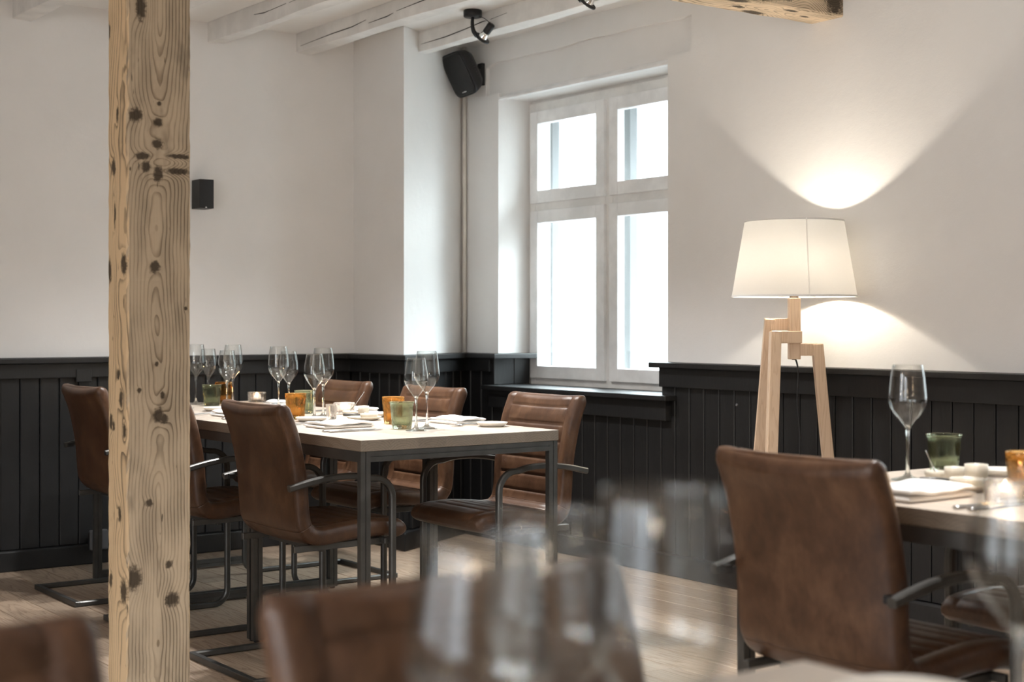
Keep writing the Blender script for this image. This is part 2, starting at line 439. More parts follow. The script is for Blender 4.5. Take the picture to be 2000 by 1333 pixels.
def wall_left():  # two openings added out of view to bring in fill daylight from the left
    m = MB(); a = -4.3
    for (p, q) in ((-1.1, .7), (1.5, 3.3)):
        m.box((-2.5, a, 0), (-2.2, p, ZC)); m.box((-2.5, p, 0), (-2.2, q, .7)); m.box((-2.5, p, 2.4), (-2.2, q, ZC)); a = q
    m.box((-2.5, a, 0), (-2.2, 7.25, ZC))
    return struct(m.build('wall_left', 'wall'))
wall_left()
struct(MB().prism([P2, (4.58, 6.79), (5.0, 6.79), (5.0, 7.3), (3.98, 7.3)], 0, ZC).build('wall_corner', 'wall', None, .006, 2))

OP = [(5.11, 6.455), (1.76, 3.12)]  # window openings along y
ZS, ZH = .795, 2.345
def wall_right():
    m = MB(); x0, xr, x1 = XW, XW + .022, 5.0
    # solid vertical bands between openings, then below and above each opening (with the shallow lintel recess)
    ys = [(-4, OP[1][0]), (OP[1][1], OP[0][0]), (OP[0][1], 6.80)]
    for a, b in ys:
        m.box((xr, a, 0), (x1, b, ZC))
    for (a, b) in OP:
        m.box((xr, a, 0), (x1, b, ZS - .02)); m.box((xr, a, ZH), (x1, b, ZC))
    # outer leaf of the old wall, thickened to cut grazing light, its openings a little wider
    yo = [(-4, OP[1][0] - .06), (OP[1][1] + .24, OP[0][0] - .06), (OP[0][1] + .24, 7.3)]
    for a, b in yo: m.box((x1, a, 0), (5.25, b, ZC))
    for (a, b) in OP:
        m.box((x1, a - .06, 0), (5.25, b + .24, ZS - .04)); m.box((x1, a - .06, ZH + .05), (5.25, b + .24, ZC))
    # front skin
    rec = [(a - .157, b + .115) for a, b in OP]; zr0, zr1 = 2.372, 2.545
    for a, b in ys:
        m.box((x0, a, 0), (xr, b, zr0))
    for a, b in OP: m.box((x0, a, 0), (xr, b, ZS - .02))
    cuts = [-4, rec[1][0], rec[1][1], rec[0][0], rec[0][1], 6.80]
    for k in (0, 2, 4): m.box((x0, cuts[k], zr0), (xr, cuts[k + 1], zr1))
    # uneven top edge of the recess
    for (a, b) in rec:
        n = 16; pts = []
        for k in range(n + 1):
            t = k / n; y = a + (b - a) * t
            pts.append((y, zr1 - .006 * math.sin(t * 9 + 1) - .005 * math.sin(t * 23) - .010 * (1 - abs(2 * t - 1)) + (-.03 if k == n else 0)))
        vs = [(x0, y, z) for y, z in pts] + [(xr, y, z) for y, z in pts] + [(x0, y, ZC) for y, z in pts]
        q = n + 1; fs = []
        for k in range(n): fs += [(k, k + 1, q + k + 1, q + k), (k, 2 * q + k, 2 * q + k + 1, k + 1)]
        m.add(vs, fs)
    m.box((x0, -4, 2.56), (xr, rec[1][0], ZC)); m.box((x0, rec[1][1], zr1), (xr, rec[0][0], ZC)); m.box((x0, rec[0][1], zr1), (xr, 6.80, ZC))
    m.box((x0, -4, zr1), (xr, rec[1][0], ZC))
    return struct(m.build('wall_right', 'wall'))
wall_right()
struct(MB().box((-2.5, -4.3, 0), (5.25, -4, ZC)).build('wall_rear', 'wall'))

# ------------------------------------------------------------------ charcoal wainscot
def offset_chain(pts, d):
    """offset an open polyline to its room side (left-hand normal pointing into the room is given by order)"""
    n = len(pts); out = []
    nr = []
    for i in range(n - 1):
        dx, dy = pts[i + 1][0] - pts[i][0], pts[i + 1][1] - pts[i][1]; L = math.hypot(dx, dy)
        nr.append((dy / L, -dx / L))
    for i in range(n):
        if i == 0: a = b = nr[0]
        elif i == n - 1: a = b = nr[-1]
        else: a, b = nr[i - 1], nr[i]
        k = 1 + a[0] * b[0] + a[1] * b[1]
        out.append((pts[i][0] + d * (a[0] + b[0]) / k, pts[i][1] + d * (a[1] + b[1]) / k))
    return out
def strip(m, pts, d0, d1, z0, z1):
    A = offset_chain(pts, d0); B = offset_chain(pts, d1); n = len(pts)
    vs = [(x, y, z0) for x, y in A] + [(x, y, z0) for x, y in B] + [(x, y, z1) for x, y in A] + [(x, y, z1) for x, y in B]
    fs = [(0, 2 * n, 3 * n, n), (n - 1, 2 * n - 1, 4 * n - 1, 3 * n - 1)]
    for i in range(n - 1):
        fs += [(i, i + 1, n + i + 1, n + i), (2 * n + i, 3 * n + i, 3 * n + i + 1, 2 * n + i + 1), (i, 2 * n + i, 2 * n + i + 1, i + 1), (n + i, n + i + 1, 3 * n + i + 1, 3 * n + i)]
    m.add(vs, fs); return m
board_mesh = {}
def board(parent, p, q, z0, z1, d0=.022, d1=.040):
    L = math.hypot(q[0] - p[0], q[1] - p[1]); key = (round(L, 3), round(z0, 3), round(z1, 3))
    if key not in board_mesh:
        g = .0022; c = .004
        poly = [(g, -d0), (L - g, -d0), (L - g, -(d1 - c)), (L - g - c, -d1), (g + c, -d1), (g, -(d1 - c))]
        o = MB().prism([(x, -y) for x, y in poly][::-1] if False else [(x, y) for x, y in reversed(poly)], z0, z1).build('board', 'dark', parent)
        board_mesh[key] = o.data
    else:
        o = bpy.data.objects.new('board', board_mesh[key]); COL.objects.link(o); o.parent = parent
    o.location = (p[0], p[1], 0); o.rotation_euler = (0, 0, math.atan2(q[1] - p[1], q[0] - p[0]))
    return o
def boards(parent, p, q, wid, z0, z1, s0=0, s1=0):
    L = math.hypot(q[0] - p[0], q[1] - p[1]); d = ((q[0] - p[0]) / L, (q[1] - p[1]) / L)
    n = max(1, round((L - s0 - s1) / wid)); wv = (L - s0 - s1) / n
    for k in range(n):
        a = s0 + k * wv; b = a + wv
        board(parent, (p[0] + d[0] * a, p[1] + d[1] * a), (p[0] + d[0] * b, p[1] + d[1] * b), z0, z1)
PA = [(-3.5, YB), (3.98, YB), P2, P3, (XW, OP[0][1])]
ZRB, ZRT, ZCP = .888, .958, .985
def wains(name, pts, segs, zr, zt, zc, cap_pts=None, cap0=None, base=True):
    t = struct(strip(MB(), pts, 0, .022, 0, zt).build(name, 'dark'))
    strip(MB(), cap_pts or pts, -.004, .092, zt, zc).build('cap_rail', 'dark', t, .004, 2)
    strip(MB(), pts, .022, .062, zr, zt).build('top_rail', 'dark', t, .004, 2)
    return t
tA = wains('trim_1', PA, None, ZRB, ZRT, ZCP, PA + [(XW + .19, OP[0][1])])
boards(tA, (-.40, YB), (3.98 - .040, YB), .0915, .10, ZRB)
boards(tA, (3.98, YB - .04), (P2[0], P2[1] - .022), .09, .10, ZRB)
boards(tA, P2, P3, .095, .10, ZRB, .018, .02)
boards(tA, P3, (XW, OP[0][1]), .096, .10, ZRB, .03, 0)
bA = struct(strip(MB(), PA, 0, .062, 0, .095).build('baseboard_back', 'dark', None, .008, 2))
# plate on the rail and plug on the skirting of the back wall
MB().box((2.441, YB - .070, .868), (2.515, YB - .060, .928)).build('cover_plate', 'dark', tA, .002, 1)
# side of the window reveal: two grey lit panels under the cap
for a, b in ((4.535, 4.665), (4.668, 4.77)):
    MB().box((a, OP[0][1] - .024, .82), (b, OP[0][1], ZRT)).build('reveal_panel', 'dark', tA, .002, 1)
# chain under window 1, then the run right of it, window 2 and on
PB = [(XW, OP[0][1]), (XW, OP[0][0])]
PC = [(XW, OP[0][0]), (XW, OP[1][1])]
PD = [(XW, OP[1][1]), (XW, OP[1][0])]
PE = [(XW, OP[1][0]), (XW, -1.0)]
tB = struct(strip(MB(), PB, 0, .022, 0, .77).build('trim_2', 'dark'))
boards(tB, PB[0], PB[1], .096, .10, .70)
zr, zt, zc = .856, .944, .968
tC = struct(strip(MB(), PC, 0, .022, 0, zt).build('trim_3', 'dark'))
MB().box((XW - .10, OP[1][1] - .02, zt), (XW + .004, OP[0][0] + .022, zc)).build('cap_rail', 'dark', tC, .004, 2)
MB().box((XW - .064, OP[1][1] + .0, zr), (XW - .022, OP[0][0] - .01, zt)).build('top_rail', 'dark', tC, .003, 2)
boards(tC, PC[0], PC[1], .0955, .10, zr + .004)
MB().tube([(XW - .044, 4.62, .795), (XW - .032, 4.62, .79)], .006, 8).build('wall_plug', 'socket', tC)
tD = struct(strip(MB(), PD, 0, .022, 0, .77).build('trim_4', 'dark')); boards(tD, PD[0], PD[1], .0955, .10, .70)
tE = struct(strip(MB(), PE, 0, .022, 0, zt).build('trim_5', 'dark'))
MB().box((XW - .10, -1.0, zt), (XW + .004, OP[1][0] + .02, zc)).build('cap_rail', 'dark', tE, .004, 2)
MB().box((XW - .064, -1.0, zr), (XW - .022, OP[1][0], zt)).build('top_rail', 'dark', tE, .003, 2)
boards(tE, PE[0], PE[1], .0955, .10, zr + .004)
struct(strip(MB(), [(XW, OP[0][1]), (XW, -1.0)], 0, .062, 0, .095).build('baseboard_right', 'dark', None, .008, 2))

# ------------------------------------------------------------------ windows
def window(name, y0, y1):
    root = struct(empty(name)); X = 4.77; z0, z1 = .812, 2.33; ym = (y0 + .01 + y1 - .01) / 2
    a, b = y0 - .005, y1 + .005
    m = MB()  # fixed frame: sides, head, foot, mullion, transom
    m.box((X + .018, b - .055, z0), (X + .08, b, z1)); m.box((X + .018, a, z0), (X + .08, a + .055, z1))
    m.box((X + .018, a + .055, 2.27), (X + .08, b - .055, z1)); m.box((X + .018, a + .055, z0), (X + .08, b - .055, .87))
    m.box((X + .018, ym - .03, .87), (X + .08, ym + .03, 2.27))
    for (p, q) in ((a + .055, ym - .03), (ym + .03, b - .055)): m.box((X + .018, p, 1.735), (X + .08, q, 1.80))
    MB().box((X + .035, a, z1), (X + .075, b, ZH + .004)).build('head_gap', 'frame_beige', root)
    m.build('window_frame', 'frame_beige', root, .002, 1)
    for (ya, yb) in ((ym + .020, b - .030), (a + .030, ym - .020)):
        for (za, zb) in ((.852, 1.748), (1.789, 2.280)):
            s = MB(); e = .066
            s.box((X, ya, za), (X + .045, ya + e, zb)); s.box((X, yb - e, za), (X + .045, yb, zb))
            s.box((X, ya + e, za), (X + .045, yb - e, za + e)); s.box((X, ya + e, zb - e), (X + .045, yb - e, zb))
            so = s.build('sash', 'white', root, .003, 2)
            g = MB(); u = .016  # glazing bead round the pane
            MB().box((X + .030, ya + e - .004, za + e - .004), (X + .036, yb - e + .004, zb - e + .004)).build('pane', 'pane', so)
    # outer casement of the box window
    oc = MB(); XO = 4.93; c0, c1 = a - .02, b + .10
    for (p, q) in ((c1 - .12, c1), (ym + .005, ym + .115), (c0, c0 + .12)):
        oc.box((XO, p, z0 + .05), (XO + .05, q, 2.33))
    oc.box((XO, c0, z0 - .02), (XO + .05, c1, z0 + .05)); oc.box((XO, c0, 2.33), (XO + .05, c1, z1 + .05))
    oc.build('outer_frame', 'stone', root, .002, 1)
    return root
window('window_1', *OP[0]); window('window_2', *OP[1])
for k, (a, b) in enumerate(OP):
    sill = struct(MB().box((4.468, a - .107, ZS), (4.79, b + .004, .818)).build('trim_%d' % (6 + k), 'dark', None, .004, 2))
    MB().box((4.505, a - .068, .703), (4.54, b - .015, ZS)).build('apron', 'dark', sill, .003, 2)
    # slim moulding along the window head
    struct(MB().box((4.585, a, 2.338), (4.625, b, 2.352)).box((4.60, a, 2.352), (4.61, b, 2.366)).build('trim_%d' % (8 + k), 'white', None, .002, 1))

# ------------------------------------------------------------------ ceiling joists
joist_y0 = -4
jo = []
def joist(x, y1, label, cracks=()):
    b = MB(); n = 60
    rings = []
    for k in range(n + 1):
        y = joist_y0 + (y1 - joist_y0) * k / n
        j = lambda s: .006 * math.sin(y * 2.1 + s + x * 5) + .003 * math.sin(y * 6.3 + s * 2)
        rings.append([(x + j(0), y, 2.557 + j(1) * .8), (x + .084 + j(2), y, 2.559 + j(3) * .8), (x + .084 + j(2), y, ZC), (x + j(0), y, ZC)])
    b.loft(rings, False)
    o = b.build('ceiling_joist', 'beamw', None, .004, 2)
    tag(o, label, 'beam', 'white ceiling joists')
    for pts in cracks:
        m = MB(); vs = []
        N = len(pts)
        for i, (y, z) in enumerate(pts):
            wd = .0022 * (1 if 0 < i < N - 1 else .3)
            xo = .006 * math.sin(y * 2.1 + x * 5) + .003 * math.sin(y * 6.3)
            vs += [(x + xo - .0015, y, z - wd), (x + xo - .0015, y, z + wd), (x + xo + .004, y, z - wd), (x + xo + .004, y, z + wd)]
        fs = []
        for i in range(N - 1):
            q = i * 4; r = q + 4
            fs += [(q, r, r + 1, q + 1), (q, q + 2, r + 2, r), (q + 1, r + 1, r + 3, q + 3)]
        m.add(vs, fs).build('crack', 'crack', o)
    return o
CR1 = [[(6.43, 2.612), (6.33, 2.604), (6.27, 2.606)], [(6.29, 2.605), (6.11, 2.610)], [(6.08, 2.609), (5.93, 2.612)], [(5.92, 2.632), (5.76, 2.634), (5.70, 2.636)], [(5.68, 2.633), (5.50, 2.639)], [(5.47, 2.637), (5.30, 2.641)]]
CR2 = [[(6.90, 2.588), (6.55, 2.598), (6.36, 2.60), (6.22, 2.612)], [(6.20, 2.592), (6.02, 2.594), (5.96, 2.600)], [(5.93, 2.604), (5.68, 2.612), (5.45, 2.618)]]
CR3 = [[(6.50, 2.590), (6.28, 2.594), (6.10, 2.605), (5.94, 2.617), (5.91, 2.615)], [(5.88, 2.616), (5.74, 2.624)]]
for x, y1, lab, cr in (
        (.20, 6.97, 'white ceiling joist far to the left of the wooden post', ()),
        (.69, 6.97, 'white ceiling joist to the left of the post, fourth from the post', ()),
        (1.18, 6.97, 'white ceiling joist to the left of the post, third from the post', ()),
        (1.671, 6.97, 'white ceiling joist directly over the wooden post', ()),
        (2.162, 6.97, 'shaded white ceiling joist at the upper left corner left of the post', ()),
        (2.653, 6.97, 'white ceiling joist that meets the back wall behind the wooden post', ()),
        (3.144, 6.97, 'white cracked ceiling joist nearest right of the wooden post', CR1),
        (3.63, 6.97, 'white cracked ceiling joist, middle one between post and speaker', CR2),
        (4.12, 6.60, 'white ceiling joist above the black speaker and beside the spot lights', CR3)):
    joist(x, y1, lab, cr)

# ------------------------------------------------------------------ reclaimed timber post and beam
kf = [(-.070, 1.742, .017, .017), (-.003, 1.726, .012, .011), (-.006, 1.664, .014, .012), (-.050, 1.626, .020, .009), (-.003, 1.577, .012, .020), (-.040, 1.597, .012, .014),
      (.062, 1.632, .030, .006), (.055, 1.588, .032, .008), (-.014, 1.309, .013, .015), (-.002, .882, .014, .019), (.015, .872, .010, .012), (.039, .347, .019, .018), (-.031, .631, .010, .009), (.030, .45, .010, .009),
      (-.055, 2.05, .014, .03), (.0, 1.78, .006, .006), (-.008, 1.03, .005, .007), (.08, 1.19, .004, .005), (-.06, .955, .006, .006), (.01, .94, .006, .009), (-.078, .42, .02, .03)]
kb = [(-.050, 1.315, .018, .026), (.02, 1.46, .006, .03), (-.01, 1.00, .010, .013), (-.03, .93, .012, .022), (-.052, .84, .010, .02), (.03, .85, .008, .014), (.06, 1.30, .012, .03), (.05, .86, .01, .02), (-.02, .60, .01, .02), (.0, 1.75, .007, .02), (.03, 1.60, .012, .02), (-.05, .38, .02, .03), (.05, .40, .01, .02), (.065, 2.0, .008, .02)]
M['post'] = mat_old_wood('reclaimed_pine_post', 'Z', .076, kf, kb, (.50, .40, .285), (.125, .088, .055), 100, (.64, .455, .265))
M['timber'] = mat_old_wood('reclaimed_pine_beam', 'X', .09, [(-.03, 1.2, .03, .06), (.04, 1.7, .02, .03), (.0, .2, .03, .05), (-.02, 1.95, .02, .05), (.05, 2.2, .015, .03), (.06, 2.62, .02, .05), (-.06, 2.42, .02, .05), (-.05, 2.72, .012, .03), (.02, 2.5, .012, .025), (-.07, 2.25, .015, .06), (.0, 2.85, .008, .02)], [(.10, 2.93, .10, .05), (.14, 2.86, .05, .05), (.05, 2.66, .02, .03), (.06, 2.42, .03, .05), (.03, 2.5, .02, .08), (.0, 2.3, .02, .06), (.02, 1.9, .02, .05), (-.02, 1.5, .03, .03)], (.80, .64, .46), (.11, .082, .056), 95)
def rough_box(lo, hi, axis, n, amp, seed):
    rnd = random.Random(seed); rings = []
    lo, hi = Vector(lo), Vector(hi); k3 = 'XYZ'.index(axis); o1, o2 = [i for i in range(3) if i != k3]
    m = 6
    for k in range(n + 1):
        ring = []
        t = lo[k3] + (hi[k3] - lo[k3]) * k / n
        def pt(a, b):
            p = [0, 0, 0]; p[k3] = t; p[o1] = a; p[o2] = b; return Vector(p)
        e = .006
        base = [(lo[o1] + e, lo[o2]), (hi[o1] - e, lo[o2]), (hi[o1], lo[o2] + e), (hi[o1], hi[o2] - e), (hi[o1] - e, hi[o2]), (lo[o1] + e, hi[o2]), (lo[o1], hi[o2] - e), (lo[o1], lo[o2] + e)]
        ring = [pt(a + rnd.uniform(-amp, amp), b + rnd.uniform(-amp, amp)) for a, b in base]
        rings.append(ring)
    return MB().loft(rings, False)
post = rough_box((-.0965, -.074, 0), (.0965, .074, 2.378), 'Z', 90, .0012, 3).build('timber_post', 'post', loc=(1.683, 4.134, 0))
tag(post, 'weathered knotty timber post standing floor to beam left of centre', 'post')
bm_ = rough_box((-3.9, -.087, 0), (2.995, .087, .178), 'X', 120, .002, 5).build('timber_beam', 'timber', loc=(1.6, 4.147, 2.379))
bm_.location.x = 1.6
tag(bm_, 'rough pale timber beam with dark knots entering the wall at the top right', 'beam')

# ------------------------------------------------------------------ dining chairs
TABLE_H = .776
def chair_proto():
    root = empty('dining_chair', label='chair', cat='chair', group='brown leather cantilever dining chairs')
    cl = [(.242, 0, .452), (.20, 0, .459), (.12, 0, .462), (.03, 0, .455), (-.04, 0, .448), (-.088, 0, .455), (-.117, 0, .487), (-.129, 0, .548), (-.137, 0, .62), (-.150, 0, .70), (-.172, 0, .79), (-.200, 0, .862)]
    path = catmull(cl, 14); n = len(path)
    s = [0.0]
    for i in range(1, n): s.append(s[-1] + (path[i] - path[i - 1]).length)
    Ls = s[-1]
    bend_i = min(range(n), key=lambda i: (path[i] - Vector((-.105, 0, .487))).length)
    sb = s[bend_i]
    seat_seams = [.060, .108, .156, .204, .252, .300]
    back_seams = [sb + .045 + .063 * k for k in range(6)]
    seams = [q for q in seat_seams if q < sb - .03] + back_seams
    def ring(i, shrink=0.0):
        p = path[i]; d = (path[min(i + 1, n - 1)] - path[max(i - 1, 0)]).normalized()
        nin = Vector((d.z, 0, -d.x))
        if s[i] < sb and nin.z < 0: nin = -nin
        if s[i] >= sb and nin.x < 0: nin = -nin
        th = .030 if s[i] < sb - .05 else .030 - .004 * min(1, (s[i] - sb + .05) / .1)
        # slightly dished top edge in the middle
        hw = .222; pts = []
        prof = [(-1, .0), (-.99, .55), (-.955, .88), (-.90, 1), (-.86, 1), (-.80, 1), (-.775, 1), (-.75, 1), (-.5, 1), (-.25, 1), (0, 1), (.25, 1), (.5, 1), (.75, 1), (.775, 1), (.80, 1), (.86, 1), (.90, 1), (.955, .88), (.99, .55), (1, 0),
                (.99, -.6), (.955, -.9), (.9, -1), (.6, -1), (.3, -1), (0, -1), (-.3, -1), (-.6, -1), (-.9, -1), (-.955, -.9), (-.99, -.6)]
        dip = max(math.exp(-((s[i] - q) / .0038) ** 2) for q in seams)
        puff = max(0, 1 - min(abs(s[i] - q) for q in seams) / .03)
        for (u, v) in prof:
            o = v * th
            if v == 1:
                if abs(u) <= .75: o += .002 - .0065 * dip - .002 * puff
                elif abs(u) in (.775,): o -= .004
            y = u * hw
            if v < 0: o -= .006 * (1 - u * u)
            if s[i] > sb: o += .012 * (u * u - .35) * min(1, (s[i] - sb) / .15)
            pts.append((y, o))
        if shrink:
            pts = [(y * (1 - .05 * shrink), o * (1 - shrink * .75)) for y, o in pts]
        return [p + nin * o + Vector((0, y, 0)) for y, o in pts]
    def part(name, i0, i1, r0, r1):
        rings = []
        if r0:
            dd = (path[0] - path[1]).normalized()
            for e, sh in ((.028, .95), (.024, .62), (.014, .25)): rings.append([q + dd * e for q in ring(0, sh)])
        for i in range(i0, i1 + 1): rings.append(ring(i))
        if r1:
            dd = (path[-1] - path[-2]).normalized()
            for e, sh in ((.010, .2), (.019, .55), (.023, .95)): rings.append([q + dd * e - Vector((0, 0, .007 * math.cos(q.y / .222 * PI / 2))) for q in ring(n - 1, sh)])
            for i in range(1, 9): # dish the top edge
                k = len(rings) - 3 - i
                rings[k] = [q - Vector((0, 0, .007 * math.cos(q.y / .222 * PI / 2) * (1 - i / 9))) for q in rings[k]]
        return MB().loft(rings, True).build(name, 'leather', root)
    part('seat', 0, bend_i, True, False)
    part('backrest', bend_i, n - 1, False, True)
    def arc(c, r, a0, a1, k=7): return [(c[0] + r * math.cos(R(a0 + (a1 - a0) * i / k)), 0, c[1] + r * math.sin(R(a0 + (a1 - a0) * i / k))) for i in range(k + 1)]
    top = catmull([(-.192, 0, .615), (-.10, 0, .634), (-.02, 0, .643), (.06, 0, .642), (.115, 0, .632)], 5)
    p = [tuple(q) for q in top] + arc((.125, .562), .070, 80, 0) + arc((.135, .071), .060, 0, -90) + [(-.309, 0, .011)]
    for sgn in (-1, 1):
        q = [(x, sgn * .243, z) for x, _, z in p]
        MB().sqtube(q, .022, .021, .2).build('arm_frame', 'metal', root)
        MB().bar((-.148, sgn * .19, .410), (.186, sgn * .19, .414), .016, .022).build('seat_rail', 'metal', root, .002, 1)
        MB().bar((-.172, sgn * .214, .617), (-.172, sgn * .236, .617), .02, .016, (0, 0, 1)).build('arm_bracket', 'black', root)
    MB().bar((-.309, -.2535, .011), (-.309, .2535, .011), .022, .021).build('floor_crossbar', 'metal', root, .002, 1)
    MB().bar((.180, -.232, .416), (.180, .232, .416), .016, .020).build('cross_tube', 'metal', root, .002, 1)
    MB().bar((-.04, -.19, .404), (-.04, .19, .404), .016, .020).build('cross_tube', 'metal', root, .002, 1)
    return root
proto = chair_proto(); used = []
XL, XR = 2.40, 3.161
for (x, y, a, lab) in (
        (XL, 4.515, 0, 'brown leather armchair nearest right of the timber post, its back turned to us'),
        (XL, 5.315, 0, 'brown leather chair half hidden between the post and the near armchair'),
        (XL, 6.13, 0, 'brown leather chair left of the post near the back wall'),
        (XR, 4.42, PI, 'brown leather armchair at the near right corner of the long table, below the window'),
        (XR, 5.19, PI, 'brown leather chair on the window side, middle of the long table'),
        (XR + .02, 5.97, PI, 'brown leather chair on the window side at the far end of the long table'),
        (2.432, 2.108, 0, 'large brown leather chair back before the floor lamp, at the right table'),
        (3.235, 2.106, PI, 'brown leather chair on the far side of the right table, mostly under it'),
        (.868, 1.112, -PI / 2, 'blurred brown leather chair in the foreground behind the wine glasses'),
        (.262, 1.125, -PI / 2, 'blurred brown leather chair in the bottom left corner')):
    place(proto, used, (x, y, 0), a, lab)

# ------------------------------------------------------------------ tables
def table_proto(W=.790, L=.793):
    root = empty('dining_table', label='table', cat='table', group='square oak and steel restaurant tables')
    H = TABLE_H; t = .036
    MB().box((0, 0, H - t), (W, L, H)).build('tabletop', 'oak', root, .002, 2)
    zt = H - t - .001; h = .034; lw, ld = .036, .022
    for (yy) in (0.004, L - .004 - ld):
        for xx in (.002, W - .002 - lw):
            m = MB(); outer = xx < W / 2
            a, b = xx, xx + lw
            m.box((a, yy, .008), (a + .0165, yy + ld, zt)); m.box((a + .0165, yy + .0025, .008), (a + .0195, yy + ld, zt)); m.box((a + .0195, yy, .008), (b, yy + ld, zt))
            m.build('leg', 'metal', root)
            MB().lathe([(.0, 0), (.011, 0), (.011, .008)], 12, (xx + lw / 2, yy + ld / 2, 0)).build('glide', 'black', root)
        for name, z0, z1 in (('top_rail', zt - h, zt), ('foot_rail', .008, .008 + h)):
            m = MB(); zm = (z0 + z1) / 2
            m.box((.002 + lw, yy, z0), (W - .002 - lw, yy + ld, zm - .0015)); m.box((.002 + lw, yy + .0025, zm - .0015), (W - .002 - lw, yy + ld, zm + .0015)); m.box((.002 + lw, yy, zm + .0015), (W - .002 - lw, yy + ld, z1))
            m.build(name, 'metal', root)
    for xx in (.002, W - .002 - .02):
        MB().box((xx, .004 + ld, zt - h), (xx + .02, L - .004 - ld, zt)).build('side_rail', 'metal', root)
    return root
tp = table_proto(); tu = []
X0 = 2.365
for (x, y, lab) in (
        (X0, 4.085, 'oak table at the near end of the long row, its corner facing us'),
        (X0, 4.881, 'middle oak table of the long row behind the post'),
        (X0, 5.677, 'far oak table of the long row, closest to the back wall'),
        (2.41, 1.665, 'oak table at the right edge beyond the large chair'),
        ):
    place(tp, tu, (x, y, 0), 0, lab)
ft = table_proto(.793, 1.585); ft.location = (1.225, .349, 0); ft.rotation_euler = (0, 0, PI / 2)
ft['label'] = 'blurred oak table corner at the bottom right of the foreground'

# ------------------------------------------------------------------ tableware prototypes
def wine_proto(h, rb, rr, name):
    root = empty(name, label='glass', cat='glass', group='wine glasses')
    zb = h * .46; zw = h * .685
    prof = []
    out = [(.0046, zb - .012), (.0058, zb - .004), (.010, zb + .004), (.019, zb + .016), (rb * .70, zb + .030), (rb * .88, zb + .043), (rb * .97, zb + .054), (rb, zw), (rb * .985, zw + .014), (rb * .95, zw + .030), ((rb + rr) / 2 * 1.0, h - .030), (rr, h)]
    out = [(a.x, a.z) for a in catmull([(r, 0, z) for r, z in out], 3)]
    inn = [(max(r - .0011, .0002), z) for r, z in out if z > zb + .004]
    prof = [(0.0, zb - .012)] + out + [(rr - .0005, h + .0004)] + inn[::-1] + [(0, zb + .005)]
    MB().lathe(prof, 44).build('bowl', 'bowl', root)
    rbse = .039 if h > .26 else .036
    st = [(0, 0), (rbse, 0), (rbse, .0015), (rbse * .7, .0042), (.012, .0085), (.0062, .016), (.0040, .030), (.0036, .06), (.0038, zb - .025), (.0048, zb - .010), (.0075, zb + .001), (.004, zb + .004), (0, zb + .005)]
    MB().lathe(st, 32).build('stem', 'stem', root)
    return root
WL = wine_proto(.273, .0446, .0350, 'wine_glass'); WS = wine_proto(.251, .0415, .0310, 'wine_glass')
ul, us = [], []
for (big, x, y, lab) in (
        (1, 2.814, 4.400, 'taller wine glass at the near end of the long table'),
        (0, 2.731, 4.339, 'shorter wine glass in front at the near end of the long table'),
        (1, 2.832, 5.187, 'taller wine glass behind the amber tumbler, at the middle of the long table'),
        (0, 2.759, 5.124, 'shorter wine glass right of the amber tumbler at the middle of the long table'),
        (1, 2.843, 5.593, 'taller wine glass left of the amber tumbler, above the chair back nearest the post'),
        (0, 2.925, 5.660, 'shorter wine glass just left of the amber tumbler, above the near chair back'),
        (1, 2.888, 6.127, 'taller wine glass of the second pair right of the post'),
        (0, 2.808, 6.017, 'shorter wine glass of the second pair right of the post'),
        (1, 2.800, 6.330, 'taller wine glass touching the right edge of the timber post'),
        (0, 2.886, 6.386, 'shorter wine glass of the pair beside the right edge of the post'),
        (1, 2.824, 2.303, 'wine glass at the far edge of the right table, right of the floor lamp'),
        (1, .6003, .6764, 'large blurred wine glass before the big chair in the foreground'),
        (0, .5889, .7711, 'blurred wine glass in the middle of the foreground group'),
        (0, .4885, .7080, 'faint blurred wine glass leftmost of the foreground group'),
        (0, 1.0696, .7566, 'blurred wine glass cut by the right edge of the picture')):
    if big: place(WL, ul, (x, y, TABLE_H), random.random(), lab)
    else: place(WS, us, (x, y, TABLE_H), random.random(), lab)

def tumbler(name, mat, h, rt, rb, facets):
    root = empty(name, label='t', cat='tumbler', group='coloured glass tumblers')
    if facets:
        rf = lambda a, r, z: r * (1 - (.055 * (.5 + .5 * math.cos(9 * a)) ** 2 if .012 < z < .070 else 0))
        out = [(0, 0), (rb * .93, 0), (rb, .004), (rb + .002, .014), (rb + (rt - rb) * .45, .045), (rb + (rt - rb) * .72, .069), (rb + (rt - rb) * .80, .074), (rt, h - .002), (rt - .001, h)]
    else:
        rf = None
        out = [(0, 0), (rb * .93, 0), (rb, .004), (rb + .001, .012), (rb + (rt - rb) * .35, .040), (rb + (rt - rb) * .62, h - .018), (rt - .003, h - .006), (rt, h - .002), (rt - .001, h)]
    inn = [(rt - .0035, h - .001), (rb + (rt - rb) * .62 - .003, h - .02), (rb + (rt - rb) * .35 - .003, .045), (rb - .003, .018), (rb * .7, .013), (0, .012)]
    MB().lathe(out + inn, 54, rf=rf).build('tumbler_body', mat, root)
    return root
TA = tumbler('tumbler', 'amber', .100, .0415, .033, True); TG = tumbler('tumbler', 'green', .095, .0445, .034, False)
ua, ug = [], []
